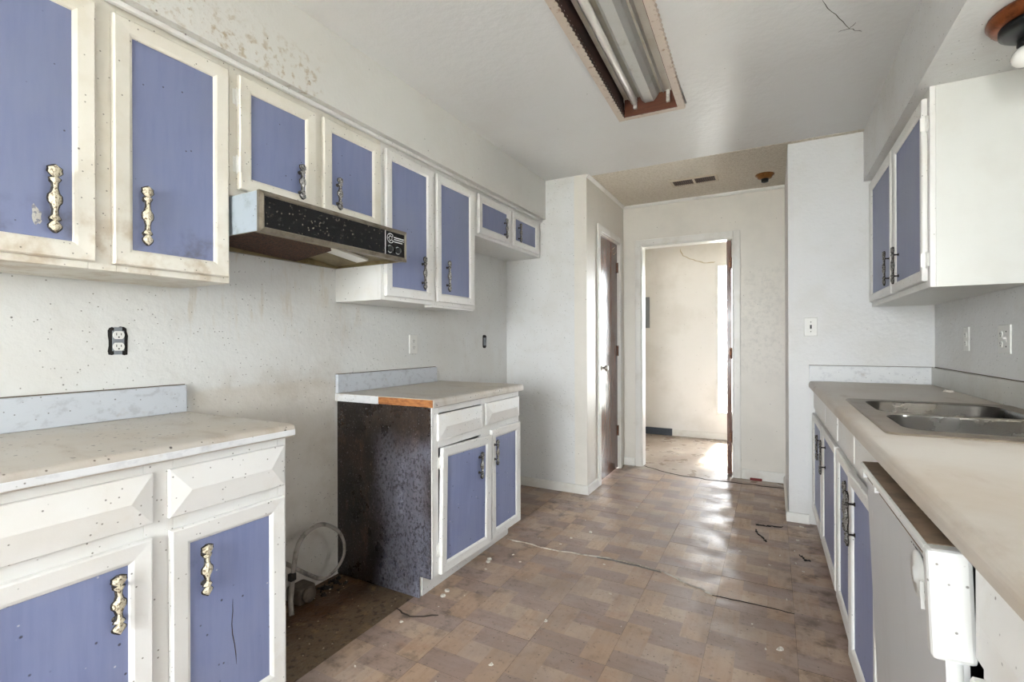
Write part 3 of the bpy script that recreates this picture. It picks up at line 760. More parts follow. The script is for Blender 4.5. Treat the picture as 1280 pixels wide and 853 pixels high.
# cabinet C
y0 = 2.551
c = left_cab('wall_cabinet', y0, 'small white cabinet with two low blue doors beside the pantry wall')
W = YP - 0.001 - y0
carcass(c, W, 1.832, 2.131, DEP, m_white)
face_frame(c, W, 1.832, 2.131, [(0, .04), (L(2.98), L(3.04)), (W - .06, W)], [(1.832, 1.868), (2.085, 2.131)], m_white)
door(c, L(2.575), L(2.992), 1.85, 2.098, (L(2.915), 1.945, 'short', 'dark'), ('l', 2.03, 1.92), None, m_blue_up)
door(c, L(3.028), L(3.452), 1.85, 2.098, (L(3.125), 1.955, 'short', 'dark'), None, None, m_blue_up)

# ------------------------------------------------------------------ range hood (local frame of the left wall)
hy0, hy1 = 1.001, 1.7245
hd = thing('range_hood', (XL + 0.002, hy0, 1.535), 'greasy black-fronted range hood under the short cabinet', 'range hood', R(90))
HW = hy1 - hy0
HD = XF - XL                                # depth to the cabinet face
FRX = 0.462                                 # total depth: front at x=-1.48
# local: X along y, Y negative towards the room (wall at y=0 -> front at -FRX)
mb = MB()
mb.box(0, -FRX + 0.012, 0, 0.004, 0, 0.132); mb.box(HW - 0.004, -FRX + 0.012, 0, HW, 0, 0.132)
mb.box(0.004, -FRX + 0.012, 0.128, HW - 0.004, 0, 0.132); mb.box(0.004, -0.004, 0.0, HW - 0.004, 0, 0.128)
obj('shell', mb, m_hoodside, hd, label='blue-grey metal hood shell')
mb = MB()
ring_frame(mb, 0, HW, -0.003, 0.134, [(0, -FRX + 0.012), (0, -FRX), (0.013, -FRX - 0.006), (0.017, -FRX - 0.003), (0.017, -FRX + 0.012), (0, -FRX + 0.012)])
obj('front_trim', mb, m_hoodmetal, hd, label='grimy metal front frame')
obj('front_panel', BX(0.0165, -FRX - 0.001, 0.0135, HW - 0.0165, -FRX + 0.006, 0.1175), m_black, hd, label='black front panel')
mb = MB()      # inside of the hood: side walls, back and a flat pan with its openings
mb.box(0.005, -FRX + 0.013, 0.108, HW - 0.005, -0.005, 0.112)
mb.box(0.005, -FRX + 0.014, 0.0, 0.010, -0.005, 0.108); mb.box(HW - 0.010, -FRX + 0.014, 0.0, HW - 0.005, -0.005, 0.108)
mb.box(0.010, -FRX + 0.013, 0.0, HW - 0.010, -FRX + 0.022, 0.108); mb.box(0.010, -0.022, 0.0, HW - 0.010, -0.005, 0.108)
mb.box(0.010, -FRX + 0.022, 0.0, HW - 0.010, -FRX + 0.040, 0.006)
obj('inner_pan', mb, m_hoodin, hd, label='yellow greasy inside pan')
obj('grease_filter', BX(-0.21, -0.165, -0.006, 0.21, 0.165, 0.006), m_filter, hd, (0.26, -0.195, 0.036), (R(-7), R(3), 0), label='rusty brown grease filter')
obj('lamp_lens', BX(-0.13, -0.035, -0.005, 0.13, 0.035, 0.005), m_plate, hd, (0.52, -0.262, 0.026), (R(-3), R(7), 0), label='white lamp lens')
mb = MB().add([(0.475, -FRX + 0.115, 0.065), (HW - 0.011, -FRX + 0.045, 0.020), (HW - 0.011, -0.024, 0.008), (0.475, -0.024, 0.036)], [(0, 1, 2, 3)])
obj('bottom_panel', mb, m_hoodin, hd, label='tan greasy bottom panel')
# control zone on the front: divider, emblem, two knobs
yy = -FRX - 0.0012
mb = MB()
mb.box(HW - 0.142, yy - 0.0008, 0.0135, HW - 0.138, yy, 0.1175)
def arc(cx, cz, r, w, a0, a1, n=18):
    for k in range(n):
        q0 = R(a0 + (a1 - a0) * k / n); q1 = R(a0 + (a1 - a0) * (k + 1) / n)
        mb.add([(cx + math.cos(q0) * r, yy - .0008, cz + math.sin(q0) * r), (cx + math.cos(q1) * r, yy - .0008, cz + math.sin(q1) * r),
                (cx + math.cos(q1) * (r - w), yy - .0008, cz + math.sin(q1) * (r - w)), (cx + math.cos(q0) * (r - w), yy - .0008, cz + math.sin(q0) * (r - w))], [(0, 1, 2, 3)])
ex, ez = HW - 0.108, 0.088
arc(ex, ez, 0.022, 0.003, 40, 340)
arc(ex, ez, 0.011, 0.003, 0, 360)
for k in range(5):
    q = R(36 + 72 * k)
    a = Vector((math.cos(q), 0, math.sin(q))); b = Vector((-math.sin(q), 0, math.cos(q))) * 0.0014
    p0 = Vector((ex, yy - .0008, ez)) + a * 0.009; p1 = Vector((ex, yy - .0008, ez)) + a * 0.02
    mb.add([p0 - b, p0 + b, p1 + b, p1 - b], [(0, 1, 2, 3)])
for dz, x1 in ((0.007, 0.090), (-0.002, 0.090), (-0.012, 0.078)):
    mb.box(ex + 0.022, yy - 0.0008, ez + dz - 0.002, ex + x1 - 0.002, yy, ez + dz + 0.002)
obj('printed_emblem', mb, m_print, hd, label='silver fan emblem and divider line')
for kx in (HW - 0.112, HW - 0.062):
    mb = MB()
    mb.lathe([(0.014, 0), (0.014, -0.006), (0.012, -0.012), (0, -0.012)], axis='Y', seg=18)
    k = obj('knob', mb, m_blackmetal, hd, (kx, yy, 0.040), label='small round black knob')
    mb = MB()
    mb2 = MB()
    for a0, a1 in ((40, 140), (220, 320)):
        for i in range(8):
            q0 = R(a0 + (a1 - a0) * i / 8); q1 = R(a0 + (a1 - a0) * (i + 1) / 8)
            mb2.add([(math.cos(q0) * .017, -.0006, math.sin(q0) * .017), (math.cos(q1) * .017, -.0006, math.sin(q1) * .017), (math.cos(q1) * .0145, -.0006, math.sin(q1) * .0145), (math.cos(q0) * .0145, -.0006, math.sin(q0) * .0145)], [(0, 1, 2, 3)])
    mb2.box(0.0175, -0.0008, -0.003, 0.0225, 0, 0.003)
    obj('knob_mark', mb2, m_print, k)

# ------------------------------------------------------------------ left base cabinets + countertops
XBF = -1.350
BD = XBF - XL - 0.001
def base_left(name, y0, label):
    return thing(name, (XBF, y0, 0), label, 'cabinet', R(90))
def toe_board(cab, w, mat):
    return obj('toe_board', BX(0.0165, 0.070, 0.001, w - 0.0165, 0.0748, 0.1), mat, cab)
y0 = -0.11
c = base_left('base_cabinet', y0, 'white base cabinet with blue doors under the speckled end counter left of the range gap')
W = 1.0 - y0
carcass(c, W, 0.001, 0.871, BD, m_white, top=False, toe=0.1)
toe_board(c, W, m_white)
face_frame(c, W, 0.1, 0.871, [(0, .045), (L(.255), L(.30)), (L(.61), L(.676)), (W - .028, W)], [(.1, .14), (.68, .735), (.84, .871)], m_white)
for a, b in ((-.065, .257), (.297, .626), (.662, .988)):
    drawer_front(c, L(a), L(b), 0.724, 0.847)
door(c, L(-.065), L(.257), 0.115, 0.694)
door(c, L(.297), L(.622), 0.115, 0.690, (L(.548), 0.567, 'short', 'pale'))
dA2 = door(c, L(.664), L(.985), 0.115, 0.692, (L(.745), 0.565, 'short', 'pale'), tag='blue panel door with a vertical crack')
ribbon('crack', jit([(L(.825) - L(.664), -0.0086, .33), (L(.822) - L(.664), -0.0086, .26), (L(.835) - L(.664), -0.0086, .14)], 4, 0.002, (0,)), 0.0022, m_crack, dA2, (0, -1, 0), 0.0004)

def counter_section(d, z0=-0.038, r=0.016, lip=0.0):
    """profile (y,z): y=0 front, y=d back, top at z=0"""
    pts = [(d, z0 + 0.006), (0.030, z0 + 0.006), (0.030, z0), (0.003, z0), (0.0, z0 + 0.003)]
    for k in range(6):
        q = math.pi / 2 * k / 5
        pts.append((r - r * math.cos(q), -r + r * math.sin(q)))
    pts.append((d, 0.0))
    return pts
def counter(name, front, y0, y1, d, rz, label, splash=None, mat=None):
    t = thing(name, (front, y0, 0.910), label, 'countertop', rz)
    W = abs(y1 - y0)
    mb = MB()
    mb.prism(counter_section(d), 'X', 0, W)
    obj('worktop', mb, mat or m_lam, t, bevel=0.0015)
    return t, W
ta, W = counter('countertop', -1.325, -0.13, 1.016, 0.616, R(90), 'speckled off-white laminate countertop with a short backsplash beside the range gap')
obj('backsplash', BX(0, 0.596, 0.0005, 1.011 + 0.13, 0.616, 0.100), m_splash, ta, label='grey marbled backsplash strip', bevel=0.002)
obj('caulk_line', BX(0.002, 0.609, 0.1 + 0.0002, 1.011 + 0.13, 0.6155, 0.1 + 0.003), m_caulk, ta, label='brown caulk line')
obj('front_edge', MB().prism([(-0.0006, -0.034), (-0.0016, -0.032), (-0.0016, -0.018), (-0.0006, -0.016)], 'X', 0.001, W - 0.001), m_lam_edge, ta, label='pale marbled front edge')
y0 = 1.740
c = base_left('base_cabinet', y0, 'white base cabinet with a burnt dark side panel, standing right of the range gap')
W = 2.580 - y0
carcass(c, W, 0.001, 0.871, BD, m_white, top=False, toe=0.1)
toe_board(c, W, m_white)
mb = MB().box(-0.006, 0.004, 0.1, -0.0005, BD, 0.871).box(-0.006, 0.070, 0.001, -0.0005, BD, 0.1)
obj('side_panel', mb, m_darkside, c, label='burnt dark brown side panel')
face_frame(c, W, 0.1, 0.871, [(0, .048), (L(2.155), L(2.245)), (W - .03, W)], [(.1, .14), (.68, .735), (.84, .871)], m_white)
drawer_front(c, L(1.775), L(2.158), 0.716, 0.836)
drawer_front(c, L(2.192), L(2.568), 0.724, 0.840)
door(c, L(1.785), L(2.215), 0.105, 0.680, (L(2.105), 0.54, 'short', 'dark'), ('l', 0.612, 0.215), sag=1.5, swing=-0.8, tag='sagging blue panel door')
door(c, L(2.242), L(2.570), 0.10, 0.690, (L(2.268), 0.568, 'short', 'dark'))
tb, W = counter('countertop', -1.325, 1.722, 2.600, 0.616, R(90), 'worn off-white countertop with a bare wooden end edge right of the range gap')
obj('backsplash', BX(0, 0.596, 0.0005, 2.536 - 1.722, 0.616, 0.094), m_splash, tb, label='grey marbled backsplash strip', bevel=0.002)
obj('caulk_line', BX(0.002, 0.609, 0.094 + 0.0002, 2.536 - 1.722, 0.6155, 0.094 + 0.003), m_caulk, tb, label='brown caulk line')
obj('exposed_edge', BX(-0.003, 0.004, -0.036, -0.0003, 0.325, -0.003), m_woodedge, tb, label='bare orange-brown wood edge')
obj('end_strip', BX(-0.002, 0.3255, -0.038, -0.0003, 0.616, -0.002), m_lam_edge, tb, label='pale laminate end strip')

# ------------------------------------------------------------------ right run: slightly out of parallel with the wall
SL = 0.0105
AR = R(-90) + math.atan(SL)
def cf(y): return 0.197 + (3.605 - y) * SL        # counter front line
def right_base(name, y, label, cat='cabinet'):
    return thing(name, (cf(y) + 0.034, y, 0), label, cat, AR)
RD = 0.545
# far base cabinet (two doors)
y0 = 3.588
Lr = lambda y: y0 - y
c = right_base('base_cabinet', y0, 'white base cabinet with blue doors in the corner by the end wall')
W = y0 - 2.412
carcass(c, W, 0.001, 0.871, RD, m_white, top=False, toe=0.1); toe_board(c, W, m_white)
face_frame(c, W, 0.1, 0.871, [(0, .03), (Lr(3.05), Lr(2.99)), (W - .04, W)], [(.1, .14), (.69, .735), (.84, .871)], m_white)
door(c, Lr(3.565), Lr(3.035), 0.11, 0.715, (Lr(3.10), 0.585, 'short', 'dark'))
door(c, Lr(3.005), Lr(2.438), 0.11, 0.720, (Lr(2.90), 0.575, 'long', 'dark'))
for a, b in ((3.56, 2.90), (2.865, 2.43)):
    obj('false_drawer_front', BX(Lr(a), -0.010, 0.745, Lr(b), -0.0005, 0.862), m_white, c, bevel=0.003)
# sink base
y0 = 2.411
c = right_base('base_cabinet', y0, 'white base cabinet with two blue doors below the sink')
W = y0 - 1.553
carcass(c, W, 0.001, 0.871, RD, m_white, top=False, toe=0.1); toe_board(c, W, m_white)
face_frame(c, W, 0.1, 0.871, [(0, .03), (W - .04, W)], [(.1, .14), (.69, .735), (.84, .871)], m_white)
door(c, Lr(2.392), Lr(1.980), 0.11, 0.722, (Lr(2.035), 0.590, 'long', 'dark'))
door(c, Lr(1.968), Lr(1.575), 0.11, 0.728, (Lr(1.905), 0.585, 'long', 'dark'), ('r', 0.66, 0.20), swing=1.6, tag='blue panel door standing slightly ajar')
for a, b in ((2.39, 1.99), (1.965, 1.58)):
    obj('false_drawer_front', BX(Lr(a), -0.010, 0.745, Lr(b), -0.0005, 0.862), m_white, c, bevel=0.003)
# near base cabinet
y0 = 0.915
c = right_base('base_cabinet', y0, 'white base cabinet between the dishwasher and the dining end')
W = y0 + 0.38
carcass(c, W, 0.001, 0.871, RD, m_white, top=False, toe=0.1); toe_board(c, W, m_white)
face_frame(c, W, 0.1, 0.871, [(0, .03), (0.62, 0.68), (W - .04, W)], [(.1, .14), (.68, .735), (.84, .871)], m_white)
for a, b in ((.012, .635), (.665, W - .02)):
    drawer_front(c, a, b, 0.722, 0.856)
    door(c, a, b, 0.11, 0.695)
# dishwasher
y0 = 1.551
dw = right_base('dishwasher', y0, 'old white dishwasher with its door tipped slightly open under the counter', 'dishwasher')
DWW = 1.549 - 0.940
obj('tub', MB().box(0.004, 0.03, 0.1, 0.012, RD, 0.85).box(DWW - 0.012, 0.03, 0.1, DWW - 0.004, RD, 0.85).box(0.012, 0.03, 0.1, DWW - 0.012, RD, 0.108)
    .box(0.012, RD - 0.008, 0.108, DWW - 0.012, RD, 0.85).box(0.012, 0.03, 0.842, DWW - 0.012, RD - 0.008, 0.85), m_greymetal, dw)
obj('kick_panel', BX(0.01, 0.03, 0.005, DWW - 0.01, 0.045, 0.098), m_dwpanel, dw)
dd = obj('dishwasher_door', MB().box(0.002, 0.0, 0.0, DWW - 0.002, 0.028, 0.700), m_dwpanel, dw, (0, -0.012, 0.112), (R(2.2), 0, 0), label='grey-white dishwasher door')
# console (child of the door): lip, recessed slot, control face, end caps
def rbox(x0, y0, z0, x1, y1, z1): return MB().box(x0, y0, z0, x1, y1, z1)
obj('control_panel', MB().box(0.002, -0.001, 0.700, DWW - 0.002, 0.028, 0.702).box(0.002, 0.010, 0.702, DWW - 0.030, 0.028, 0.722), m_grimetop, dd, label='brown grimy latch slot')
obj('console_lip', BX(0.002, -0.014, 0.722, DWW - 0.028, 0.036, 0.738), m_enamel, dd, label='white console lip', bevel=0.004)
obj('console_top', BX(0.004, -0.008, 0.7383, DWW - 0.030, 0.035, 0.7398), m_grimetop, dd, label='brown dirt on the console top')
for i, x in enumerate((0.004, 0.15)):
    obj('lip_bracket', BX(x, -0.010, 0.7025, x + 0.016, 0.009, 0.7215), m_enamel, dd)
obj('end_cap', BX(DWW - 0.027, -0.016, 0.575, DWW + 0.002, 0.038, 0.740), m_enamel, dd, label='rounded white end cap', bevel=0.007)
obj('corner_post', MB().lathe([(0.012, 0.02), (0.012, 0.574)], (DWW - 0.010, 0.012, 0), seg=14), m_enamel, dd)
mb = MB()
mb.lathe([(0.040, 0), (0.040, -0.003), (0.036, -0.006), (0.014, -0.007), (0.012, -0.010), (0.0, -0.010)], axis='Y', seg=28)
dial = obj('dial', mb, m_enamel, dd, (DWW - 0.115, -0.001, 0.655), label='round cream timer dial')
obj('latch', MB().box(-0.004, -0.009, -0.004, 0.014, -0.001, 0.004).box(0.008, -0.012, -0.022, 0.014, -0.007, 0.022), m_enamel, dd, (DWW - 0.082, 0, 0.640), label='white latch lever')
for k in range(10):
    x = DWW - 0.17 + 0.012 * k
    obj('printed_mark', BX(x, -0.0006, 0.691, x + 0.004 + 0.003 * (k % 3), -0.0001, 0.6925), m_slot, dd)
obj('printed_mark', BX(DWW - 0.075, -0.0006, 0.56, DWW - 0.0735, -0.0001, 0.60), m_slot, dd)

# sink countertop: strips round the sink cutout
SX0, SX1, SY0, SY1 = 0.272, 0.800, 1.646, 2.546     # rim outline
cx0, cx1, cy0, cy1 = 0.292, 0.786, 1.666, 2.526     # cutout
tr = thing('countertop', (0.197, YE, 0.910), 'long stained off-white countertop holding the double sink', 'countertop')
ox, oy = -0.197, -YE
mb = MB()
sec = [(0.060, -0.032), (0.030, -0.032), (0.030, -0.038), (0.003, -0.038), (0.0, -0.035)] + \
      [(0.020 - 0.020 * math.cos(math.pi / 2 * k / 6), -0.020 + 0.020 * math.sin(math.pi / 2 * k / 6)) for k in range(7)] + [(0.060, 0.0)]
YN = -0.40
mb.rings([[(cf(y) + u + ox, y + oy, v) for u, v in sec] for y in (YE - 0.001, YN)])
def slab(poly, z0=-0.032, z1=0.0):
    mb.rings([[(x + ox, y + oy, z0) for x, y in poly], [(x + ox, y + oy, z1) for x, y in poly]])
XW = XR - 0.001
i = lambda y: cf(y) + 0.060
slab([(i(YE - .001), YE - .001), (XW, YE - .001), (XW, cy1), (i(cy1), cy1)])
slab([(i(cy1), cy1), (cx0, cy1), (cx0, cy0), (i(cy0), cy0)])
slab([(cx1, cy1), (XW, cy1), (XW, cy0), (cx1, cy0)])
slab([(i(cy0), cy0), (XW, cy0), (XW, YN), (i(YN), YN)])
obj('worktop', mb, m_lam_right, tr)
obj('backsplash', BX(XW - 0.020 + ox, YN + oy, 0.0005, XW + ox, YE - 0.022 + oy, 0.100), m_splash_r, tr, label='laminate backsplash along the wall', bevel=0.003)
obj('caulk_line', BX(XW - 0.006 + ox, YN + oy, 0.1002, XW + ox, YE - 0.022 + oy, 0.103), m_caulk, tr, label='brown caulk line')
obj('caulk_line', BX(ox + 0.199, YE - 0.006 + oy, 0.1002, XW - 0.007 + ox, YE - 0.001 + oy, 0.1025), m_caulk, tr, label='dark caulk line')
obj('backsplash', BX(ox + 0.199, YE - 0.021 + oy, 0.0005, XW + ox, YE - 0.001 + oy, 0.100), m_lam_edge, tr, label='pale backsplash on the end wall', bevel=0.003)

# sink
sk = thing('sink', (SX0, SY0, 0.910), 'tarnished stainless steel double-bowl sink set in the countertop', 'sink')
def rrect(x0, x1, y0, y1, r, z, n=6):
    pts = []
    for (cx, cy, a) in ((x1 - r, y1 - r, 0), (x0 + r, y1 - r, 90), (x0 + r, y0 + r, 180), (x1 - r, y0 + r, 270)):
        for k in range(n):
            q = R(a + 90 * k / (n - 1)); pts.append((cx + r * math.cos(q), cy + r * math.sin(q), z))
    return pts
SWX, SWY = SX1 - SX0, SY1 - SY0
bowls = [(0.058, 0.470, 0.470, 0.850), (0.058, 0.470, 0.085, 0.425)]
mb = MB()
# raised rim edge around, flat deck built as strips round the bowls
o0 = rrect(0, SWX, 0, SWY, 0.03, 0.0005); o1 = rrect(0.004, SWX - 0.004, 0.004, SWY - 0.004, 0.028, 0.006); o2 = rrect(0.014, SWX - 0.014, 0.014, SWY - 0.014, 0.022, 0.0045)
mb.rings([o0, o1, o2], cap0=False, cap1=False, smooth=True)
me_rim = bpy.data.meshes.new('rim')
bmr = bmesh.new()
outer = [bmr.verts.new(p) for p in o2]
edges = [bmr.edges.new((outer[k], outer[(k + 1) % len(outer)])) for k in range(len(outer))]
for (x0_, x1_, y0_, y1_) in bowls:
    hv = [bmr.verts.new(p) for p in rrect(x0_, x1_, y0_, y1_, 0.07, 0.0045, 8)]
    edges += [bmr.edges.new((hv[k], hv[(k + 1) % len(hv)])) for k in range(len(hv))]
bmesh.ops.triangle_fill(bmr, edges=edges, use_beauty=True)
bmr.verts.index_update()
mb.add([v.co for v in bmr.verts], [[v.index for v in f.verts] for f in bmr.faces])
bmr.free()
obj('rim', mb, m_rim, sk, label='dull dirty steel rim')
for (x0_, x1_, y0_, y1_) in bowls:
    mb = MB()
    rg = [rrect(x0_, x1_, y0_, y1_, 0.07, 0.0045, 8), rrect(x0_ + .004, x1_ - .004, y0_ + .004, y1_ - .004, 0.068, -0.004, 8),
          rrect(x0_ + .012, x1_ - .012, y0_ + .012, y1_ - .012, 0.065, -0.12, 8), rrect(x0_ + .03, x1_ - .03, y0_ + .03, y1_ - .03, 0.055, -0.155, 8),
          rrect(x0_ + .06, x1_ - .06, y0_ + .06, y1_ - .06, 0.04, -0.163, 8)]
    mb.rings(rg, cap0=False, cap1=True, smooth=True)
    b = obj('bowl', mb, m_steel, sk, label='deep steel bowl')
    mb = MB().lathe([(0.045, 0.0), (0.045, 0.003), (0.036, 0.004), (0.034, -0.004), (0, -0.005)], seg=24)
    obj('drain', mb, m_chrome, b, ((x0_ + x1_) / 2, (y0_ + y1_) / 2, -0.1625))

# right wall cabinet
y0 = YE - 0.001
c = thing('wall_cabinet', (0.525, y0, 0), 'white wall cabinet with grey-blue doors and a plain side above the sink counter', 'cabinet', R(-90))
W = y0 - 2.372
carcass(c, W, ZU, 2.131, XR - 0.525 - 0.001, m_white_clean)
face_frame(c, W, ZU, 2.131, [(0, .05), (Lr(2.98), Lr(2.92)), (W - .03, W)], [(ZU, 1.40), (2.085, 2.131)], m_white)
door(c, Lr(3.560), Lr(2.968), 1.395, 2.098, (Lr(3.05), 1.530, 'long', 'dark'), None, None, m_blue_up)
door(c, Lr(2.935), Lr(2.400), 1.395, 2.098, (Lr(2.85), 1.518, 'long', 'dark'), ('r', 2.00, 1.475), None, m_blue_up)

# ------------------------------------------------------------------ electrical plates
def plate(name, label, loc, rz, kind):
    """local: X right, -Y out of the wall, Z up; centred"""
    t = thing(name, loc, label, 'outlet' if kind in ('duplex', 'bare', 'double') else 'switch', rz)
    w = 0.116 if kind == 'double' else 0.072
    if kind != 'bare':
        obj('cover_plate', BX(-w / 2, -0.006, -0.058, w / 2, -0.0003, 0.058), m_plate, t, bevel=0.003)
    cols = (-0.023, 0.023) if kind == 'double' else (0,)
    for cxx in cols:
        if kind in ('switch',) or (kind == 'double' and cxx > 0):
            obj('toggle', MB().box(cxx - .005, -.0075, -.012, cxx + .005, -.0062, .012).box(cxx - .0035, -.017, .001, cxx + .0035, -.0062, .008), m_slot if kind == 'switch' else m_plate, t)
            obj('screw', MB().lathe([(.003, 0), (.003, -.0012), (0, -.0015)], (cxx, -.0062, .030), 'Y', 8).lathe([(.003, 0), (.003, -.0012), (0, -.0015)], (cxx, -.0062, -.030), 'Y', 8), m_slot, t)
        else:
            for zc in (0.0195, -0.0195):
                y = -0.0062 if kind != 'bare' else -0.0045
                mb = MB(); pts = []
                for k in range(20):
                    q = 2 * math.pi * k / 20
                    pts.append((cxx + 0.0165 * math.cos(q), zc + max(-0.0135, min(0.0135, 0.0165 * math.sin(q)))))
                mb.prism(pts, 'Y', y, y - 0.003)
                f = obj('socket_face', mb, m_plate, t)
                mb = MB()
                mb.box(cxx - .0075, y - .0036, zc - .001, cxx - .0055, y - .003, zc + .007); mb.box(cxx + .0055, y - .0036, zc - .0005, cxx + .0075, y - .003, zc + .0065)
                mb.lathe([(.0024, y - .003), (.0024, y - .0036)], (cxx, 0, zc - .007), 'Y', 10)
                obj('slots', mb, m_slot, f)
    if kind == 'bare':
        mb = MB(); pts = []
        for k in range(22):
            q = 2 * math.pi * k / 22; rr = random.uniform(.92, 1.1)
            pts.append((0.032 * rr * max(-.85, min(.85, math.cos(q) * 1.25)), 0.050 * rr * max(-.9, min(.9, math.sin(q) * 1.2))))
        mb.prism(pts, 'Y', -0.0003, -0.0010)
        obj('wall_hole', mb, m_darkhole, t, label='dark broken hole round the outlet')
        obj('mounting_strap', MB().box(-.0165, -.0045, -.034, .0165, -.0012, .034).box(-.011, -.0035, .034, .011, -.0012, .046).box(-.011, -.0035, -.046, .011, -.0012, -.034), m_greymetal, t)
    return t
plate('wall_outlet', 'bare duplex outlet in a ragged dark hole above the left counter', (XL, 0.804, 1.174), R(90), 'bare')
plate('wall_outlet', 'white covered outlet above the worn counter with the wooden edge', (XL, 2.320, 1.153), R(90), 'duplex')
t = thing('wall_switch', (XL, 3.155, 1.168), 'dirty uncovered switch opening near the pantry wall', 'switch', R(90))
mb = MB(); pts = []
for k in range(18):
    q = 2 * math.pi * k / 18; rr = random.uniform(.9, 1.1)
    pts.append((.030 * rr * max(-.85, min(.85, math.cos(q) * 1.2)), .052 * rr * max(-.92, min(.92, math.sin(q) * 1.15))))
mb.prism(pts, 'Y', -.0003, -.001)
obj('wall_hole', mb, m_darkhole, t)
obj('switch_body', MB().box(-.014, -.005, -.03, .014, -.0012, .03).box(-.005, -.014, -.002, .005, -.005, .010), m_greymetal, t)
plate('wall_outlet', 'narrow single outlet plate on the wall under the sink-side cabinet', (XR, 3.073, 1.172), R(-90), 'duplex')
plate('wall_outlet', 'wide double plate with switch and outlet beside the sink', (XR, 2.640, 1.170), R(-90), 'double')
plate('light_switch', 'white single switch plate on the end wall above the counter corner', (0.210, YE, 1.254), 0, 'switch')

# electrical panel in the entry room
t = thing('breaker_panel', (-1.55, YF, 1.528), 'grey metal breaker panel on the entry room wall', 'electrical panel')
obj('panel_frame', MB().box(-.18, -.012, -.195, .18, -.0005, .195), m_greymetal, t, bevel=0.003)
obj('panel_door', MB().box(-.14, -.020, -.155, .14, -.0125, .155), m_greymetal, t, bevel=0.003)
obj('door_latch', MB().box(.10, -.026, -.02, .125, -.0205, .02), m_slot, t)

# ------------------------------------------------------------------ ceiling things
t = thing('fluorescent_light', (FXC, FYC, ZC), 'wood-framed recessed fluorescent light with one bare tube', 'light fixture', FROT)
def scallop_board(length, w=0.036, th=0.012):
    # flat moulding under the ceiling: runs along +X, width in Y, one edge scalloped
    mb = MB(); n = max(4, int(length / 0.032)); rg = []
    for k in range(n * 4 + 1):
        x = length * k / (n * 4)
        e = 0.005 * abs(math.sin(math.pi * k / 4))
        rg.append([(x, -e, -0.0003), (x, w, -0.0003), (x, w, -th), (x, 0.004 - e, -th)])
    return mb.rings(rg)
HWX, HLY = 0.180, 0.626                    # outer half sizes
IW = HWX - 0.036
obj('trim_board', scallop_board(2 * HLY), m_fixtrim, t, (-HWX + 0.036, -HLY, 0), (0, 0, R(90)), label='pale scalloped trim board')
obj('trim_board', scallop_board(2 * HLY), m_fixtrim, t, (HWX, -HLY, 0), (0, 0, R(90)), label='pale scalloped trim board')
for yy_ in (HLY - 0.036, -HLY):
    obj('trim_board', scallop_board(2 * IW), m_fixtrim, t, (-IW, yy_, 0), label='pale scalloped trim board')
IL = HLY - 0.036
ZT = 0.128
for k in range(3):
    obj('side_board', BX(-IW - 0.006, -IL, -0.0115 + k * 0.042, -IW + 0.004 - k * 0.0035, IL, 0.029 + k * 0.042), m_fixwood, t, label='dark brown inner side board')
obj('side_board', BX(IW - 0.002, -IL, -0.0115, IW + 0.006, IL, ZT), m_fixwood2, t)
obj('end_board', BX(-IW + 0.0045, IL - 0.008, -0.0115, IW - 0.0025, IL, ZT), m_fixwood2, t, label='reddish wooden end board')
obj('end_board', BX(-IW + 0.0045, -IL, -0.0115, IW - 0.0025, -IL + 0.008, ZT), m_fixwood2, t)
obj('reflector_pan', BX(-IW + 0.0045, -IL + 0.0085, 0.084, IW - 0.0025, IL - 0.0085, 0.090), m_fixpan, t, label='white reflector pan')
cb = 0.004
obj('ballast_cover', MB().prism([(cb - .052, .0835), (cb - .044, .052), (cb - .026, .036), (cb + .020, .036), (cb + .040, .060), (cb + .052, .0835)], 'Y', -IL + 0.02, IL - 0.026), m_ballast, t, label='ridged metal ballast cover')
for x in (-0.112, 0.074):
    obj('reflector_ridge', MB().prism([(x - .008, .0835), (x, .070), (x + .008, .0835)], 'Y', -IL + 0.02, IL - 0.02), m_ballast, t)
obj('fluorescent_tube', MB().lathe([(0, -IL + .024), (.010, -IL + .024), (.0125, -IL + .028), (.018, -IL + .040), (.018, IL - .044), (.0125, IL - .032), (.010, IL - .026), (0, IL - .026)], (-0.078, 0, 0.046), 'Y', 18), m_tube, t, label='white fluorescent tube')
for x in (-0.078, 0.098):
    for yy_ in (IL - 0.025, -IL + 0.009):
        obj('lamp_socket', MB().box(x - .009, yy_, .020, x + .009, yy_ + .016, .0835).lathe([(.009, yy_ - .003), (.009, yy_)], (x, 0, .046), 'Y', 10), m_plate, t)

# sink light
t = thing('sink_light', (0.700, 1.975, ZS), 'round copper and black ceiling light with a white globe bulb over the sink', 'light fixture')
obj('canopy_ring', MB().lathe([(0.085, 0.0), (0.125, -0.0005), (0.128, -0.012), (0.116, -0.030), (0.102, -0.036), (0.085, -0.036)], seg=36), m_copper, t, label='copper-brown ring')
obj('base_plate', MB().lathe([(0.0, -0.030), (0.1, -0.0365), (0.100, -0.050), (0.088, -0.058), (0.05, -0.060), (0.0, -0.060)], seg=36), m_blackmetal, t, label='black base plate')
for dx, dy in ((-0.028, 0.045),):
    obj('bulb_socket', MB().lathe([(0.020, -0.0595), (0.020, -0.078), (0.014, -0.082)], (dx, dy, 0), seg=16), m_blackmetal, t)
    obj('globe_bulb', MB().lathe([(0.013, -0.080), (0.020, -0.086), (0.030, -0.098), (0.034, -0.112), (0.030, -0.127), (0.019, -0.138), (0.0, -0.142)], (dx, dy, 0), seg=20), m_bulb, t, label='white globe bulb')
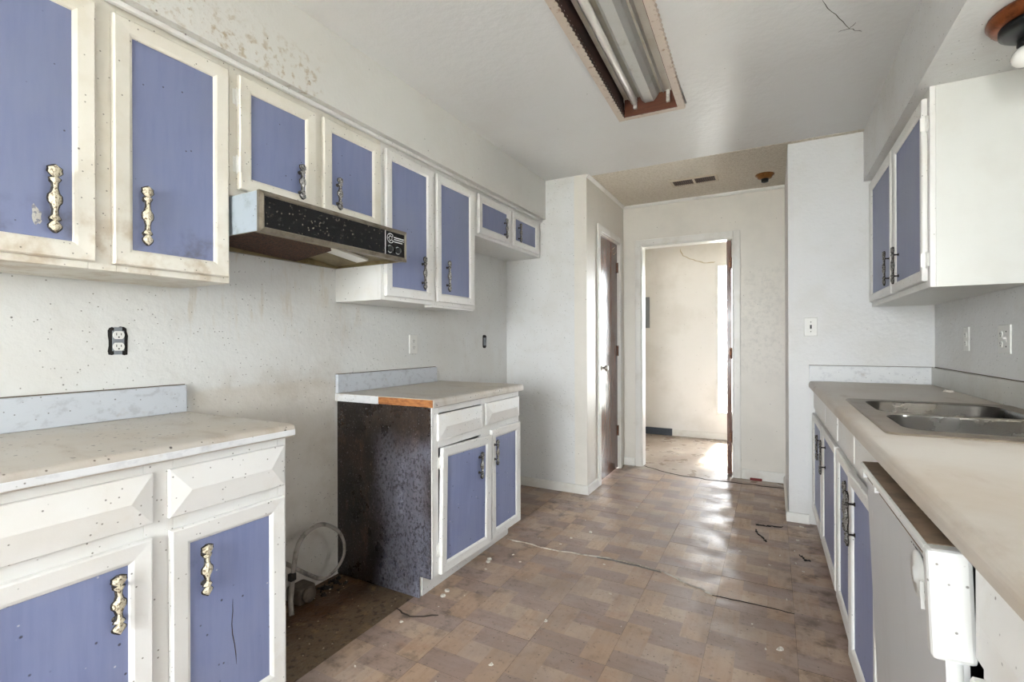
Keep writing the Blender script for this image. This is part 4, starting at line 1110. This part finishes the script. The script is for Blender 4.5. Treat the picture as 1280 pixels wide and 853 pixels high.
# ceiling vent
t = thing('ceiling_vent', (-0.548, 4.058, ZC - 0.003), 'tan metal ceiling vent with dark louvres in the hall', 'vent')
mb = MB()
mb.box(-.175, -.085, -.006, .175, -.062, 0).box(-.175, .062, -.006, .175, .085, 0).box(-.175, -.062, -.006, -.155, .062, 0).box(.155, -.062, -.006, .175, .062, 0).box(-.008, -.062, -.006, .008, .062, 0)
obj('frame', mb, m_vent, t)
obj('duct_opening', BX(-.155, -.062, -.0012, .155, .062, -.0002), m_slot, t)
lv = mesh('louvre', MB().box(-.002, -.062, -.0055, .002, .062, -.0016), m_rust)
for s in (-1, 1):
    for k in range(9):
        obj('louvre', lv, None, t, (s * (0.018 + 0.0155 * k), 0, 0))
# brass lamp base on the hall ceiling
t = thing('ceiling_lamp_base', (-0.053, 4.175, ZC - 0.003), 'bare brass lamp base on the hall ceiling', 'light fixture')
obj('canopy', MB().lathe([(0.066, 0.0), (0.066, -0.006), (0.054, -0.014), (0.048, -0.028), (0.034, -0.034), (0, -0.034)], seg=24), m_brass, t)
obj('lamp_socket', MB().lathe([(0.026, -0.034), (0.024, -0.056), (0.016, -0.058), (0.0, -0.050)], seg=18), m_blackmetal, t)

# ------------------------------------------------------------------ range gap: cord, junction box, rubble
pts = [(-1.80, 1.36, 0.008), (-1.82, 1.372, 0.07), (-1.82, 1.383, 0.165), (-1.82, 1.398, 0.255), (-1.82, 1.424, 0.305), (-1.82, 1.472, 0.332), (-1.82, 1.53, 0.334), (-1.82, 1.58, 0.310),
       (-1.82, 1.635, 0.262), (-1.82, 1.664, 0.20), (-1.815, 1.655, 0.140), (-1.81, 1.605, 0.100), (-1.81, 1.53, 0.090), (-1.82, 1.46, 0.135), (-1.85, 1.41, 0.180), (-1.90, 1.38, 0.21), (-1.936, 1.37, 0.22)]
def smooth_path(P, n=5):
    P = [Vector(p) for p in P]; out = []
    for k in range(len(P) - 1):
        p0, p1, p2, p3 = P[max(k - 1, 0)], P[k], P[k + 1], P[min(k + 2, len(P) - 1)]
        for j in range(n):
            t_ = j / n
            out.append(0.5 * ((2 * p1) + (-p0 + p2) * t_ + (2 * p0 - 5 * p1 + 4 * p2 - p3) * t_ ** 2 + (-p0 + 3 * p1 - 3 * p2 + p3) * t_ ** 3))
    return out + [P[-1]]
cd = thing('power_cord', (-1.82, 1.40, 0), 'looped grey appliance cord sticking up in the range gap', 'cord')
obj('cord', MB().tube([Vector(p) - Vector((-1.82, 1.40, 0)) for p in smooth_path(pts)], 0.0105, 10, flat=0.65), m_cable, cd)
obj('cord_clamp', MB().box(-.012, -.014, -.016, .012, .014, .016), m_blackbit, cd, (0, -0.022, 0.16), bevel=0.004)
jb = thing('range_outlet_box', (-1.885, 1.475, -0.004), 'grimy brown outlet box on the floor of the range gap', 'outlet')
obj('box', BX(-.045, -.045, 0, .045, .045, .075), m_plug, jb, bevel=0.012)
obj('socket_cap', MB().lathe([(0.034, 0.0), (0.034, 0.012), (0.028, 0.016), (0, 0.016)], (0.045, 0, 0.04), 'X', 20), m_plug, jb)
def flake(name, s, flat=0.25, n=7):
    mb = MB(); a = []; b = []
    for k in range(n):
        q = 2 * math.pi * k / n; r = s * random.uniform(.55, 1.1)
        a.append((r * math.cos(q), r * math.sin(q) * 0.7, 0)); b.append((r * math.cos(q) * .8, r * math.sin(q) * 0.55, s * flat * random.uniform(.3, 1.4)))
    return mb.rings([a, b])
black_f = [mesh('rubble', flake('rubble', s, 0.6), m_blackbit) for s in (0.010, 0.014, 0.018)]
white_f = [mesh('flake', flake('flake', s, 0.35), m_chip) for s in (0.005, 0.008, 0.012, 0.018)]
crumb_f = [mesh('crumb', flake('crumb', s, 0.5), m_crumb) for s in (0.003, 0.0045, 0.007)]
for k in range(26):
    x = random.uniform(-1.92, -1.80); y = random.uniform(1.50, 1.71)
    obj('rubble_piece', random.choice(black_f), None, None, (x, y, -0.004), (0, 0, random.uniform(0, 6)), label='small black crumb of rubble in the back corner of the range gap', cat='rubble', group='rubble crumbs in the range gap')
for k in range(9):
    x = random.uniform(-1.90, -1.78); y = random.uniform(1.48, 1.70)
    obj('plaster_crumb', random.choice(crumb_f), None, None, (x, y, -0.003), (0, 0, random.uniform(0, 6)), label='small pale plaster crumb lying among the black rubble', cat='plaster', group='plaster crumbs in the range gap')
for k in range(14):
    x = random.uniform(-1.85, -1.47); y = random.uniform(1.15, 1.7)
    obj('plaster_crumb', random.choice(crumb_f[:2]), None, None, (x, y, -0.004), (0, 0, random.uniform(0, 6)), label='tiny pale crumb on the bare floor of the range gap', cat='plaster', group='crumbs on the bare floor')

# paint flakes on the vinyl
spots = [(-.985, 2.824, 3), (-1.042, 3.274, 1), (-.84, 3.593, 2), (-.845, 3.397, 2), (-1.079, 2.999, 1), (-1.058, 2.691, 2), (-1.078, 2.578, 1), (-1.182, 2.271, 1), (-1.255, 2.33, 1),
         (-1.30, 2.116, 1), (-.665, 2.179, 1), (-.839, 1.841, 2), (-1.366, 1.554, 2), (-1.325, 1.261, 1), (.019, 2.089, 3), (-.029, 2.064, 1), (.101, 2.931, 1), (-.02, 2.846, 1),
         (.029, 2.999, 1), (.13, 2.842, 1), (.121, 3.275, 2), (.013, 3.812, 2), (.15, 3.52, 3), (-.165, 2.953, 2), (-.445, 3.741, 0), (-.9, 1.5, 2), (-1.02, 1.33, 1), (-1.25, 1.85, 0), (-1.30, 1.72, 0),
         (-.55, 1.95, 0), (-.4, 2.05, 0), (-1.22, 2.6, 0), (-.3, 2.7, 0), (.1, 3.1, 1), (.05, 2.5, 1), (-.08, 2.22, 0), (-.62, 2.72, 0), (-.78, 2.45, 1)]
for x, y, s in spots:
    obj('paint_flake', white_f[s], None, None, (x, y, 0.0008), (0, 0, random.uniform(0, 6)), label='curled white paint flake on the vinyl floor', cat='paint flake', group='paint flakes scattered on the vinyl floor')
cap = mesh('bottle_cap', MB().lathe([(0.012, 0), (0.012, 0.006), (0.010, 0.008), (0.006, 0.0085), (0.0, 0.007)], seg=16), m_chip)
for x, y in ((-1.335, 1.80), (-1.345, 1.845), (-1.33, 2.19), (-1.34, 2.22)):
    obj('plastic_cap', cap, None, None, (x, y, 0.0008), label='small round white plastic cap at the foot of the cabinet with the burnt side', cat='cap', group='plastic caps by the base cabinet')
def scrap(pts, label):
    P = jit(pts, 5, 0.007, (0, 1)); mb = MB(); rg = []
    for i, p in enumerate(P):
        w = random.uniform(0.003, 0.013) if 0 < i < len(P) - 1 else 0.001
        h = random.uniform(0.002, 0.007)
        rg.append([(p[0], p[1] - w, 0.0006), (p[0], p[1] + w, 0.0006), (p[0] + .002, p[1] + w * .5, h), (p[0] - .002, p[1] - w * .5, h)])
    mb.rings(rg)
    obj('debris_scrap', mb, m_blackbit, None, label=label, cat='debris')
scrap([(-.10, 3.425, .004), (-.06, 3.44, .005), (-.02, 3.44, .004), (.05, 3.47, .004)], 'straight black scrap lying on the floor near the end wall')
scrap([(-.10, 3.34, .004), (-.09, 3.28, .005), (-.05, 3.20, .004), (-.035, 3.165, .004)], 'bent black scrap lying on the floor near the end wall')
scrap([(.12, 3.05, .004), (.14, 3.0, .005), (.17, 2.99, .004)], 'short dark scrap on the floor beside the corner base cabinet')
obj('red_scrap', BX(-.175, YB - .030, .0005, -.085, YB - .0135, .020), m_red, None, label='small dark red scrap lying against the hall baseboard', cat='debris', bevel=0.003)
# crumb of plaster on the sink counter
obj('plaster_lump', mesh('plaster_lump', flake('p', 0.03, 0.3, 10), m_chip), None, None, (0.762, 3.13, 0.9105), label='white plaster lump on the sink counter by the backsplash', cat='plaster')
# stains on walls as cracks
we = bpy.data.objects['wall_entry_far']
ribbon('crack', jit([(-1.00, YF, 2.30), (-0.97, YF, 2.21), (-0.90, YF, 2.17), (-0.80, YF, 2.13), (-0.70, YF, 2.10), (-0.60, YF, 2.105)], 4, 0.008, (0, 2)), 0.010, m_cracklight, we, (0, -1, 0))
